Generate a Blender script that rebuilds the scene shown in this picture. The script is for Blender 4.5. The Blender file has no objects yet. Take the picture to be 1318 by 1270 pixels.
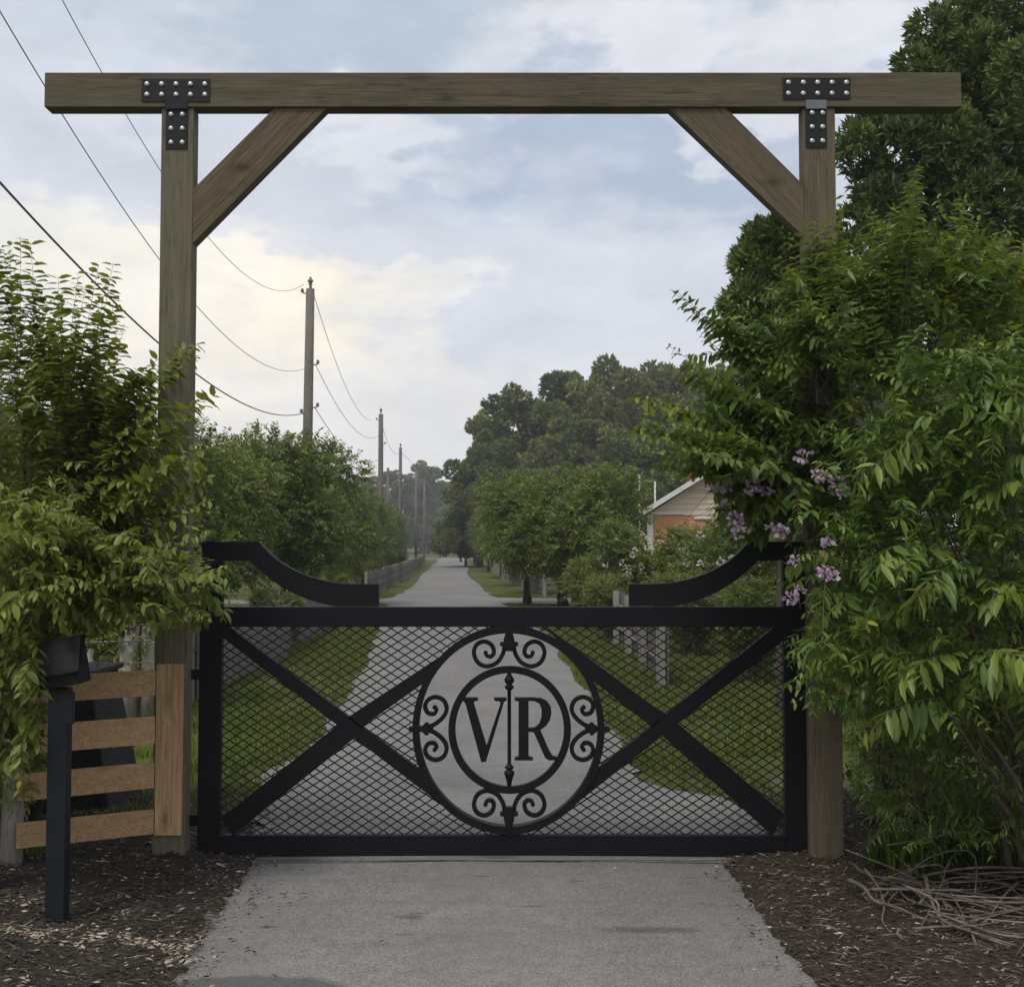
import bpy, math, random
import numpy as np
from math import radians as R, sin, cos, tan, pi, atan2, sqrt
from mathutils import Vector, Matrix
from mathutils.geometry import tessellate_polygon
random.seed(7)
rng = np.random.default_rng(11)
S = bpy.context.scene
C = S.collection

# ------------------------------------------------------------ camera
EYE, PITCH, FPX, PW, PH = 1.772, R(2.5), 1520.0, 1318.0, 1270.0
cam_d = bpy.data.cameras.new('camera')
cam_d.sensor_fit = 'HORIZONTAL'; cam_d.sensor_width = 36.0
cam_d.lens = 36.0 * FPX / PW
cam_d.clip_start = 0.05; cam_d.clip_end = 2000
cam = bpy.data.objects.new('camera', cam_d); C.objects.link(cam)
cam.location = (0, 0, EYE); cam.rotation_euler = (R(90) + PITCH, 0, 0)
S.camera = cam

# ------------------------------------------------------------ sky and sun
SUN_EL, SUN_AZ = 58.0, -150.0          # soft sun behind cloud: azimuth from +Y towards +X
SKY_STRENGTH = 0.1
world = bpy.data.worlds.new("World"); S.world = world; world.use_nodes = True
wn, wl = world.node_tree.nodes, world.node_tree.links
for n in list(wn): wn.remove(n)
def N(nodes, t, **kw):
    n = nodes.new(t)
    for k, v in kw.items(): setattr(n, k, v)
    return n
class Math:
    """small helper that wires math nodes"""
    def __init__(s, nodes, links): s.n, s.l = nodes, links
    def __call__(s, op, a, b=None, c=None, clamp=False):
        m = s.n.new('ShaderNodeMath'); m.operation = op; m.use_clamp = clamp
        for i, v in enumerate((a, b, c)):
            if v is None: continue
            if isinstance(v, (int, float)): m.inputs[i].default_value = v
            else: s.l.new(v, m.inputs[i])
        return m.outputs[0]
M = Math(wn, wl)
out = N(wn, 'ShaderNodeOutputWorld'); bg = N(wn, 'ShaderNodeBackground')
bg.inputs['Strength'].default_value = SKY_STRENGTH
wl.new(bg.outputs[0], out.inputs['Surface'])
sky = N(wn, 'ShaderNodeTexSky', sky_type='NISHITA'); sky.sun_disc = False
sky.sun_elevation = R(SUN_EL); sky.sun_rotation = R(SUN_AZ)
tc = N(wn, 'ShaderNodeTexCoord')
sep = N(wn, 'ShaderNodeSeparateXYZ'); wl.new(tc.outputs['Generated'], sep.inputs[0])
az = M('MULTIPLY', M('ARCTAN2', sep.outputs[0], sep.outputs[1]), 180/pi)
el = M('MULTIPLY', M('ARCSINE', sep.outputs[2]), 180/pi)
mp = N(wn, 'ShaderNodeMapping'); mp.inputs['Scale'].default_value = (1, 1, 2.3)
wl.new(tc.outputs['Generated'], mp.inputs[0])
def wnoise(scale, detail, rough, dist=0.0, off=(0, 0, 0)):
    m2 = N(wn, 'ShaderNodeMapping'); m2.inputs['Location'].default_value = off
    wl.new(mp.outputs[0], m2.inputs[0])
    n = N(wn, 'ShaderNodeTexNoise'); n.inputs['Scale'].default_value = scale
    n.inputs['Detail'].default_value = detail; n.inputs['Roughness'].default_value = rough
    n.inputs['Distortion'].default_value = dist
    wl.new(m2.outputs[0], n.inputs['Vector']); return n.outputs['Fac']
wa = wnoise(5.0, 6, .58); wb = wnoise(5.0, 6, .58, off=(3.1, 7.7, 2.2)); wc = wnoise(17, 5, .6, off=(5, 1, 2))
azw = M('ADD', az, M('MULTIPLY', M('SUBTRACT', wa, .5), 26))
elw = M('ADD', el, M('ADD', M('MULTIPLY', M('SUBTRACT', wb, .5), 15), M('MULTIPLY', M('SUBTRACT', wc, .5), 5.0)))
col = None
def mixc(fac, a, b):
    m = N(wn, 'ShaderNodeMix', data_type='RGBA'); m.clamp_factor = True
    if isinstance(fac, (int, float)): m.inputs[0].default_value = fac
    else: wl.new(fac, m.inputs[0])
    for sock, v in ((m.inputs[6], a), (m.inputs[7], b)):
        if isinstance(v, tuple): sock.default_value = v + (1,)
        else: wl.new(v, sock)
    return m.outputs[2]
def k10(c): return tuple(v / SKY_STRENGTH for v in c)
col = mixc(wnoise(3.0, 5, .6, off=(1, 4, 9)), k10((.58, .63, .72)), k10((.76, .77, .80)))
LOBES = [  # azimuth, elevation, half-widths (degrees), colour, weight: the cloud masses in view
 (-6, 26.5, 24, 5.8, (.46, .535, .63), .95),
 (-19, 22, 5, 3, (.66, .70, .77), .6),
 (11, 23.2, 8, 2.6, (.76, .77, .81), .9),
 (7, 28, 9, 3, (.50, .57, .67), .6),
 (5, 18.2, 11, 3.0, (.42, .495, .62), .95),
 (-14, 17.0, 13, 3.0, (.62, .655, .73), .7),
 (3, 11, 10, 5.5, (.66, .69, .755), .85),
 (-14, 9.2, 7.6, 4.4, (1.02, .93, .77), .95),
 (-22, 12.0, 8, 3.0, (.92, .88, .80), .7),
 (-8, 4.5, 13, 4.5, (.82, .80, .79), .8),
 (10, 4.5, 12, 5, (.74, .75, .79), .6),
 (-5, 12.6, 3.0, 1.0, (.94, .90, .82), .5), (-5, 19.5, 5, 1.2, (.78, .79, .82), .6), (13, 20.6, 5, 1.0, (.74, .76, .80), .6), (-18, 20, 4, 1.2, (.74, .76, .82), .5), (-13, 14.6, 7, 1.1, (.70, .72, .78), .6)]
for (a0, e0, ra, re, c, w) in LOBES:
    da = M('DIVIDE', M('SUBTRACT', azw, a0), ra); de = M('DIVIDE', M('SUBTRACT', elw, e0), re)
    d = M('SQRT', M('ADD', M('MULTIPLY', da, da), M('MULTIPLY', de, de)))
    f = M('MULTIPLY', M('MULTIPLY', M('SUBTRACT', 1.42, d), 1.45, clamp=True), w, clamp=True)
    col = mixc(f, col, k10(c))
fine = M('ADD', M('MULTIPLY', wnoise(9, 8, .64, .4, off=(9, 2, 5)), .42), .80)
mm = N(wn, 'ShaderNodeVectorMath', operation='SCALE'); wl.new(col, mm.inputs[0]); wl.new(fine, mm.inputs['Scale'])
col = mixc(.93, sky.outputs[0], mm.outputs[0])
wl.new(col, bg.inputs['Color'])

sun_d = bpy.data.lights.new('sun', 'SUN'); sun_d.energy = 1.5; sun_d.angle = R(14); sun_d.color = (1, .95, .87)
sun = bpy.data.objects.new('sun', sun_d); C.objects.link(sun)
sv = Vector((sin(R(SUN_AZ)) * cos(R(SUN_EL)), cos(R(SUN_AZ)) * cos(R(SUN_EL)), sin(R(SUN_EL))))
sun.rotation_euler = sv.to_track_quat('Z', 'Y').to_euler(); sun.location = sv * 50
S.view_settings.view_transform = 'Standard'; S.view_settings.look = 'None'
S.view_settings.exposure = 0.16; S.view_settings.gamma = 1; S.view_settings.use_curve_mapping = False
S.render.engine = 'CYCLES'
S.cycles.use_denoising = True
S.cycles.max_bounces = 6; S.cycles.diffuse_bounces = 3; S.cycles.glossy_bounces = 2
S.cycles.transmission_bounces = 4; S.cycles.volume_bounces = 0; S.cycles.transparent_max_bounces = 8

# ------------------------------------------------------------ measuring helpers: sight line of a photo point -> place at a known distance
_F = np.array([0, cos(PITCH), sin(PITCH)]); _U = np.array([0, -sin(PITCH), cos(PITCH)])
def ray(px, py): return _F + np.array([1.0, 0, 0]) * (px - PW/2) / FPX + _U * (PH/2 - py) / FPX
def P(px, py, Y):
    r = ray(px, py); return np.array([0, 0, EYE]) + r * (Y / r[1])
def G(px, py, z=0.0):
    r = ray(px, py); return np.array([0, 0, EYE]) + r * ((z - EYE) / r[2])

# ------------------------------------------------------------ objects
def tag(o, label=None, cat=None, group=None, kind=None):
    if label: o['label'] = label
    if cat: o['category'] = cat
    if group: o['group'] = group
    if kind: o['kind'] = kind
    return o
def thing(name, label, cat, loc=(0, 0, 0), group=None, rz=0):
    o = bpy.data.objects.new(name, None); C.objects.link(o)
    o.location = Vector(loc); o.rotation_euler = (0, 0, rz); o.empty_display_size = .2
    return tag(o, label, cat, group)
def link(name, me, parent=None, loc=None):
    o = bpy.data.objects.new(name, me); C.objects.link(o)
    if parent: o.parent = parent
    if loc is not None: o.location = Vector(loc)
    return o
def copy_tree(o, parent=None):
    c = o.copy(); C.objects.link(c); c.parent = parent
    for ch in CH.get(o.name, []): copy_tree(ch, c)
    return c
CH = {}
def kids(o): return [x for x in C.objects if x.parent == o]

class MB:
    def __init__(s): s.v, s.f = [], []
    def add(s, vs, fs):
        b = len(s.v); s.v += [tuple(map(float, p)) for p in vs]; s.f += [tuple(i + b for i in f) for f in fs]; return s
    def box(s, a, b):
        x0, y0, z0 = a; x1, y1, z1 = b
        return s.add([(x0,y0,z0),(x1,y0,z0),(x1,y1,z0),(x0,y1,z0),(x0,y0,z1),(x1,y0,z1),(x1,y1,z1),(x0,y1,z1)],
                     [(0,3,2,1),(4,5,6,7),(0,1,5,4),(1,2,6,5),(2,3,7,6),(3,0,4,7)])
    def prism(s, poly, y0, y1, holes=()):
        """outline(s) in x,z pushed from y0 (front) to y1 (back)"""
        loops = [list(poly)] + [list(h) for h in holes]
        tris = tessellate_polygon([[Vector((x, z, 0)) for x, z in l] for l in loops])
        flat = [p for l in loops for p in l]; n = len(flat)
        vs = [(x, y0, z) for x, z in flat] + [(x, y1, z) for x, z in flat]
        fs = [tuple(t) for t in tris] + [tuple(i + n for i in reversed(t)) for t in tris]
        o = 0
        for l in loops:
            m = len(l)
            for i in range(m):
                a, b = o + i, o + (i + 1) % m
                fs.append((a, b, b + n, a + n))
            o += m
        return s.add(vs, fs)
    def ribbon(s, pts, w, y0, y1, closed=False):
        """flat bar following a path in x,z; w = width or list of widths"""
        n = len(pts); ws = w if hasattr(w, '__len__') else [w] * n
        A = np.array(pts, float); vs = []
        for i in range(n):
            if closed: t = A[(i + 1) % n] - A[i - 1]
            else: t = A[min(i + 1, n - 1)] - A[max(i - 1, 0)]
            t = t / (np.linalg.norm(t) + 1e-9); nn = np.array([-t[1], t[0]]) * ws[i] / 2
            l, r = A[i] + nn, A[i] - nn
            vs += [(l[0], y0, l[1]), (r[0], y0, r[1]), (r[0], y1, r[1]), (l[0], y1, l[1])]
        fs = []
        for i in range(n if closed else n - 1):
            a, b = 4 * i, 4 * ((i + 1) % n)
            for k in range(4): fs.append((a + k, a + (k + 1) % 4, b + (k + 1) % 4, b + k))
        if not closed: fs += [(3, 2, 1, 0), (4*n-4, 4*n-3, 4*n-2, 4*n-1)]
        return s.add(vs, fs)
    def tube(s, pts, r, sides=8, cap=True):
        A = [Vector(p) for p in pts]; n = len(A); rs = r if hasattr(r, '__len__') else [r] * n
        vs = []; ref = None
        for i in range(n):
            t = (A[min(i + 1, n - 1)] - A[max(i - 1, 0)]).normalized()
            if ref is None: ref = Vector((0, 0, 1)) if abs(t.z) < .9 else Vector((1, 0, 0))
            u = t.cross(ref).normalized(); v = u.cross(t).normalized(); ref = v
            for k in range(sides):
                a = 2 * pi * k / sides; vs.append(A[i] + (u * cos(a) + v * sin(a)) * rs[i])
        fs = [(i*sides + k, i*sides + (k+1) % sides, (i+1)*sides + (k+1) % sides, (i+1)*sides + k) for i in range(n-1) for k in range(sides)]
        if cap: fs += [tuple(range(sides))[::-1], tuple(range((n-1)*sides, n*sides))]
        return s.add(vs, fs)
    def lathe(s, c, prof, sides=10):
        """profile (radius, z) round a vertical axis at c"""
        vs = [(c[0] + r*cos(2*pi*k/sides), c[1] + r*sin(2*pi*k/sides), c[2] + z) for r, z in prof for k in range(sides)]
        n = len(prof)
        fs = [(i*sides + k, i*sides + (k+1) % sides, (i+1)*sides + (k+1) % sides, (i+1)*sides + k) for i in range(n-1) for k in range(sides)]
        fs += [tuple(range(sides))[::-1], tuple(range((n-1)*sides, n*sides))]
        return s.add(vs, fs)
    def mesh(s, name, mat, off=(0, 0, 0)):
        me = bpy.data.meshes.new(name)
        me.from_pydata([(x - off[0], y - off[1], z - off[2]) for x, y, z in s.v], [], s.f)
        if mat: me.materials.append(mat)
        me.update(); return me
    def build(s, name, mat, parent=None, bevel=0, smooth=False, seg=2):
        off = (0, 0, 0)
        if parent:
            p = parent; off = Vector((0, 0, 0))
            while p: off = off + p.location; p = p.parent
        me = s.mesh(name, mat, off)
        if smooth:
            me.polygons.foreach_set('use_smooth', [True] * len(me.polygons))
        o = link(name, me, parent)
        if bevel:
            b = o.modifiers.new('bevel', 'BEVEL'); b.width = bevel; b.segments = seg; b.limit_method = 'ANGLE'; b.angle_limit = R(35)
        return o

def fast_mesh(name, V, F, mat, tint=None, smooth=False):
    """V (n,3); F (m,k) all the same number of corners"""
    me = bpy.data.meshes.new(name); V = np.ascontiguousarray(V, np.float32); F = np.ascontiguousarray(F, np.int32)
    m, k = F.shape
    me.vertices.add(len(V)); me.vertices.foreach_set('co', V.ravel())
    me.loops.add(m * k); me.loops.foreach_set('vertex_index', F.ravel())
    me.polygons.add(m); me.polygons.foreach_set('loop_start', np.arange(0, m * k, k, dtype=np.int32))
    if tint is not None:
        a = me.attributes.new('tint', 'FLOAT', 'POINT'); a.data.foreach_set('value', np.ascontiguousarray(tint, np.float32))
    if smooth: me.polygons.foreach_set('use_smooth', np.ones(m, bool))
    me.materials.append(mat); me.update(calc_edges=True); return me

def scatter(tv, tf, T, A, B, Cc, tint):
    """template verts tv along axes A,B,Cc (n,3 each, already scaled) at T (n,3)"""
    tv = np.array(tv, float); tf = np.array(tf, int); n = len(T)
    V = T[:, None, :] + A[:, None, :] * tv[None, :, 0:1] + B[:, None, :] * tv[None, :, 1:2] + Cc[:, None, :] * tv[None, :, 2:3]
    F = tf[None] + (np.arange(n) * len(tv))[:, None, None]
    return V.reshape(-1, 3), F.reshape(-1, tf.shape[1]), np.repeat(tint, len(tv))
def unit(a): return a / (np.linalg.norm(a, axis=-1, keepdims=True) + 1e-9)

# ------------------------------------------------------------ materials
def mat(name):
    m = bpy.data.materials.new(name); m.use_nodes = True
    nt = m.node_tree; b = nt.nodes['Principled BSDF']; return m, nt.nodes, nt.links, b
def ramp(nodes, links, fac, stops):
    r = nodes.new('ShaderNodeValToRGB'); e = r.color_ramp.elements
    while len(e) < len(stops): e.new(.5)
    for i, (p, c) in enumerate(stops): e[i].position = p; e[i].color = tuple(c) + (1,)
    if fac is not None: links.new(fac, r.inputs[0])
    return r.outputs[0]
def noise(nodes, links, scale, detail=4, rough=.55, coord='Object', sc=(1, 1, 1), rot=(0, 0, 0), dist=0, off=(0, 0, 0)):
    t = nodes.new('ShaderNodeTexCoord'); m = nodes.new('ShaderNodeMapping')
    m.inputs['Scale'].default_value = sc; m.inputs['Location'].default_value = off
    if any(rot):      # turn first, then stretch along the turned grain
        m0 = nodes.new('ShaderNodeMapping'); m0.inputs['Rotation'].default_value = rot
        links.new(t.outputs[coord], m0.inputs[0]); links.new(m0.outputs[0], m.inputs[0])
    else: links.new(t.outputs[coord], m.inputs[0])
    n = nodes.new('ShaderNodeTexNoise'); n.inputs['Scale'].default_value = scale
    n.inputs['Detail'].default_value = detail; n.inputs['Roughness'].default_value = rough; n.inputs['Distortion'].default_value = dist
    links.new(m.outputs[0], n.inputs['Vector']); return n.outputs['Fac']
def mix(nodes, links, fac, a, b, mode='MIX'):
    m = nodes.new('ShaderNodeMix'); m.data_type = 'RGBA'; m.blend_type = mode; m.clamp_factor = True
    if isinstance(fac, (int, float)): m.inputs[0].default_value = fac
    else: links.new(fac, m.inputs[0])
    for s, v in ((m.inputs[6], a), (m.inputs[7], b)):
        if isinstance(v, tuple): s.default_value = v + (1,)
        else: links.new(v, s)
    return m.outputs[2]
def bump(nodes, links, b, h, strength, dist=.01):
    bp = nodes.new('ShaderNodeBump'); bp.inputs['Strength'].default_value = strength; bp.inputs['Distance'].default_value = dist
    links.new(h, bp.inputs['Height']); links.new(bp.outputs[0], b.inputs['Normal'])

def wood(name, dark, light, grain='z', rot=0.0, knot=(.03, .02, .012), rough=.8, spots=.5, green=None):
    m, n, l, b = mat(name)
    sc = {'z': (14, 14, .9), 'x': (.9, 14, 14)}[grain]
    ry = (0, rot, 0)
    g1 = noise(n, l, 1.5, 6, .62, sc=sc, rot=ry, dist=1.6)
    g2 = noise(n, l, 9, 5, .6, sc=tuple(s * (1.5 if s > 2 else 1) for s in sc), rot=ry)
    big = noise(n, l, 1.6, 4, .55, rot=ry, sc=(1, 1, .6) if grain == 'z' else (.6, 1, 1))
    c = ramp(n, l, g1, [(.3, dark), (.5, tuple((a + bb) / 2 for a, bb in zip(dark, light))), (.68, light)])
    c = mix(n, l, .22, c, ramp(n, l, g2, [(.35, tuple(v * .55 for v in dark)), (.65, tuple(v * 1.25 for v in light))]))
    # knots
    t = n.new('ShaderNodeTexCoord'); mpp = n.new('ShaderNodeMapping'); mpp.inputs['Rotation'].default_value = ry
    mpp.inputs['Scale'].default_value = (4, 4, 1.7) if grain == 'z' else (1.7, 4, 4)
    l.new(t.outputs['Object'], mpp.inputs[0])
    vo = n.new('ShaderNodeTexVoronoi'); vo.inputs['Scale'].default_value = 1.5; l.new(mpp.outputs[0], vo.inputs['Vector'])
    kf = ramp(n, l, vo.outputs['Distance'], [(.05, (1, 1, 1)), (.13, (0, 0, 0))])
    c = mix(n, l, kf, c, knot)
    halo = ramp(n, l, vo.outputs['Distance'], [(.12, (.55,) * 3), (.26, (0, 0, 0))])
    c = mix(n, l, halo, c, tuple(v * .75 for v in dark))
    # drying cracks along the grain
    ck = noise(n, l, 3.2, 3, .5, sc=tuple(s_ * (1.6 if s_ > 2 else .5) for s_ in sc), rot=ry, off=(3, 5, 1))
    c = mix(n, l, ramp(n, l, ck, [(.475, (0, 0, 0)), (.5, (.9,) * 3), (.525, (0, 0, 0))]), c, tuple(v * .45 for v in dark))
    if green:
        c = mix(n, l, ramp(n, l, big, [(.45, (0, 0, 0)), (.7, (.75, .75, .75))]), c, green)
    c = mix(n, l, ramp(n, l, big, [(.25, (spots,) * 3), (.5, (0, 0, 0))]), c, tuple(v * .5 for v in dark))
    oi = n.new('ShaderNodeObjectInfo')
    hs = n.new('ShaderNodeHueSaturation'); l.new(c, hs.inputs['Color'])
    mr = n.new('ShaderNodeMapRange'); mr.inputs[3].default_value = .88; mr.inputs[4].default_value = 1.12
    l.new(oi.outputs['Random'], mr.inputs[0]); l.new(mr.outputs[0], hs.inputs['Value'])
    l.new(hs.outputs[0], b.inputs['Base Color']); b.inputs['Roughness'].default_value = rough
    b.inputs['Specular IOR Level'].default_value = .25
    bump(n, l, b, g2, .35, .004)
    return m
WD, WL = (.085, .066, .041), (.180, .146, .096)
W_post = wood('weathered_post', (.115, .100, .064), (.205, .182, .122), 'z', green=(.13, .125, .07))
W_postr = wood('weathered_post_right', (.095, .075, .048), (.190, .152, .102), 'z', green=(.12, .10, .06))
W_beam = wood('weathered_beam', WD, WL, 'x', green=(.115, .108, .065))
W_brl = wood('weathered_brace_a', WD, (.19, .14, .085), 'x', R(47))
W_brr = wood('weathered_brace_b', WD, (.165, .125, .082), 'x', R(-46))
W_rail = wood('cedar_rail', (.43, .26, .125), (.62, .41, .22), 'x', knot=(.14, .07, .03), spots=.15)
W_board = wood('cedar_board', (.43, .265, .13), (.62, .42, .235), 'z', knot=(.12, .06, .03), spots=.1)
W_grey = wood('grey_picket_wood', (.11, .105, .10), (.22, .21, .20), 'z')
W_greypost = wood('pale_fence_post_wood', (.24, .22, .18), (.38, .35, .30), 'z')
W_pole = wood('utility_pole_wood', (.12, .105, .085), (.20, .18, .155), 'z')
W_bark = wood('crepe_myrtle_bark', (.10, .075, .055), (.22, .17, .13), 'z')
W_darkbark = wood('dark_bark', (.05, .04, .03), (.11, .09, .07), 'z')
W_twig = wood('dry_branch_bark', (.085, .065, .05), (.30, .245, .195), 'x')

def paint(name, c, rough=.45, var=.3, spec=.5, metal=0.0, bscale=40):
    m, n, l, b = mat(name)
    nz = noise(n, l, 6, 5, .6)
    cc = mix(n, l, nz, tuple(v * (1 - var) for v in c), tuple(min(1, v * (1 + var)) for v in c))
    l.new(cc, b.inputs['Base Color'])
    rr = n.new('ShaderNodeMapRange'); rr.inputs[3].default_value = rough - .1; rr.inputs[4].default_value = rough + .15
    l.new(noise(n, l, 15, 4), rr.inputs[0]); l.new(rr.outputs[0], b.inputs['Roughness'])
    b.inputs['Specular IOR Level'].default_value = spec; b.inputs['Metallic'].default_value = metal
    bump(n, l, b, noise(n, l, bscale, 3), .08, .002)
    return m
M_gate = paint('black_gate_paint', (.0055, .0057, .0075), .55, .35, .22)
M_mesh = paint('black_mesh_wire', (.012, .012, .014), .6, .2, .3)
M_plate = paint('blackened_steel_plate', (.009, .0095, .011), .5, .5, .3)
M_bolt = paint('galvanised_bolt', (.50, .50, .485), .38, .2, .5, .85)
M_ped = paint('navy_black_pedestal', (.0065, .0095, .015), .42, .3, .5)
M_blackbox = paint('matt_black_box', (.010, .010, .011), .7, .3, .3)
M_insul = paint('grey_insulator', (.16, .16, .17), .4)
M_cable = paint('black_cable', (.09, .09, .095), .6)
M_cable2 = paint('grey_cable', (.22, .22, .22), .6)
M_white = paint('white_trim', (.62, .61, .58), .6, .1)
M_siding = paint('cream_siding', (.62, .51, .37), .65, .08)
M_roof = paint('grey_roof', (.30, .29, .28), .7, .2)
M_red = paint('red_roof', (.32, .06, .04), .6, .2)
M_flowerL = None

def brickm(name):
    m, n, l, b = mat(name)
    t = n.new('ShaderNodeTexCoord'); mp_ = n.new('ShaderNodeMapping'); mp_.inputs['Rotation'].default_value = (R(90), 0, 0)
    l.new(t.outputs['Object'], mp_.inputs[0])
    br = n.new('ShaderNodeTexBrick'); br.inputs['Scale'].default_value = 1.0
    br.inputs['Brick Width'].default_value = .22; br.inputs['Row Height'].default_value = .075; br.inputs['Mortar Size'].default_value = .008
    br.inputs['Color1'].default_value = (.52, .20, .08, 1); br.inputs['Color2'].default_value = (.60, .26, .11, 1); br.inputs['Mortar'].default_value = (.38, .27, .18, 1)
    l.new(mp_.outputs[0], br.inputs['Vector']); l.new(br.outputs[0], b.inputs['Base Color']); b.inputs['Roughness'].default_value = .85
    return m
M_brick = brickm('terracotta_brick')

def leafm(name, stops, trans=.30, rough=.42, spec=.4):
    """stops: colours picked by the per-leaf tint attribute"""
    m, n, l, b = mat(name)
    a = n.new('ShaderNodeAttribute'); a.attribute_name = 'tint'
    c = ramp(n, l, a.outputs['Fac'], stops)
    nz = noise(n, l, 3.0, 3)
    c = mix(n, l, ramp(n, l, nz, [(.35, (.35,) * 3), (.6, (0, 0, 0))]), c, mix(n, l, .5, c, (.02, .035, .008)))
    l.new(c, b.inputs['Base Color']); b.inputs['Roughness'].default_value = rough; b.inputs['Specular IOR Level'].default_value = spec
    tr = n.new('ShaderNodeBsdfTranslucent')
    br = n.new('ShaderNodeHueSaturation'); br.inputs['Value'].default_value = 1.5; br.inputs['Saturation'].default_value = 1.05
    l.new(c, br.inputs['Color']); l.new(br.outputs[0], tr.inputs['Color'])
    ms = n.new('ShaderNodeMixShader'); ms.inputs[0].default_value = trans
    l.new(b.outputs[0], ms.inputs[1]); l.new(tr.outputs[0], ms.inputs[2])
    l.new(ms.outputs[0], n['Material Output'].inputs['Surface'])
    return m
L_left = leafm('leaf_left_shrub', [(0, (0.074, 0.109, 0.015)), (.45, (0.146, 0.189, 0.027)), (.85, (0.267, 0.296, 0.046)), (.97, (.20, .23, .05)), (1, (.20, .14, .05))])
L_dark = leafm('leaf_deep_green', [(0, (0.055, 0.096, 0.018)), (.5, (0.109, 0.173, 0.029)), (.9, (0.197, 0.251, 0.040)), (1, (0.366, 0.344, 0.054))])
L_right = leafm('leaf_bright_green', [(0, (0.057, 0.112, 0.018)), (.5, (0.115, 0.190, 0.027)), (.85, (0.210, 0.273, 0.045)), (.96, (0.325, 0.329, 0.055)), (1, (0.196, 0.159, 0.056))])
L_row = leafm('leaf_row_tree', [(0, (0.061, 0.101, 0.016)), (.5, (0.123, 0.172, 0.026)), (.9, (0.234, 0.265, 0.041)), (.98, (0.359, 0.304, 0.049)), (1, (0.327, 0.148, 0.079))])
L_yel = leafm('leaf_yellow_green', [(0, (0.083, 0.123, 0.021)), (.5, (0.152, 0.193, 0.034)), (1, (0.275, 0.275, 0.055))])
L_cedar = leafm('cedar_needles', [(0, (0.049, 0.079, 0.018)), (.5, (0.103, 0.153, 0.029)), (1, (0.213, 0.253, 0.052))], trans=.12, rough=.6)
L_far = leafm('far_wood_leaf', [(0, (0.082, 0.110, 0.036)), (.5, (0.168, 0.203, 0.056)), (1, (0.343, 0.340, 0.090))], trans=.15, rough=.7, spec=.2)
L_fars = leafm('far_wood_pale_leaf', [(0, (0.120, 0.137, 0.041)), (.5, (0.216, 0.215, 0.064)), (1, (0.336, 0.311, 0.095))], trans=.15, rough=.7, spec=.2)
L_grass = leafm('grass_blade', [(0, (0.078, 0.125, 0.019)), (.6, (0.147, 0.196, 0.031)), (1, (0.259, 0.251, 0.055))], rough=.6, spec=.2)
L_tuft = leafm('bright_grass_blade', [(0, (.05, .10, .012)), (.6, (.10, .17, .022)), (1, (.18, .22, .04))], rough=.5, spec=.3)
L_petal = leafm('lavender_petal', [(0, (.46, .30, .46)), (1, (.72, .56, .70))], trans=.35, rough=.7, spec=.1)
L_white = leafm('white_petal', [(0, (.62, .60, .55)), (1, (.82, .80, .76))], trans=.3, rough=.7, spec=.1)
L_pinkb = leafm('dull_pink_petal', [(0, (.28, .12, .11)), (1, (.45, .28, .26))], trans=.3, rough=.7, spec=.1)
M_chip = leafm('bark_chips', [(0, (.026, .022, .018)), (.6, (.062, .051, .041)), (.86, (.155, .128, .102)), (.95, (.34, .27, .20)), (1, (.60, .51, .41))], trans=0.0, rough=.9, spec=.1)

def groundm():
    m, n, l, b = mat('meadow_grass_ground')
    a = noise(n, l, .35, 6, .6); c = noise(n, l, 6, 5, .65); d = noise(n, l, 60, 3, .6)
    col = ramp(n, l, a, [(.3, (.070, .095, .020)), (.55, (.105, .130, .026)), (.75, (.145, .155, .038))])
    col = mix(n, l, ramp(n, l, c, [(.4, (0, 0, 0)), (.7, (.6, .6, .6))]), col, (.12, .125, .045))
    col = mix(n, l, ramp(n, l, d, [(.35, (.7, .7, .7)), (.6, (0, 0, 0))]), col, (.03, .042, .012))
    e = noise(n, l, 1.1, 6, .7, off=(5, 5, 5)); col = mix(n, l, ramp(n, l, e, [(.56, (0, 0, 0)), (.66, (.8,) * 3)]), col, (.16, .14, .10))
    l.new(col, b.inputs['Base Color']); b.inputs['Roughness'].default_value = .95; b.inputs['Specular IOR Level'].default_value = .1
    bump(n, l, b, d, .6, .03); return m
M_ground = groundm()

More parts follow.
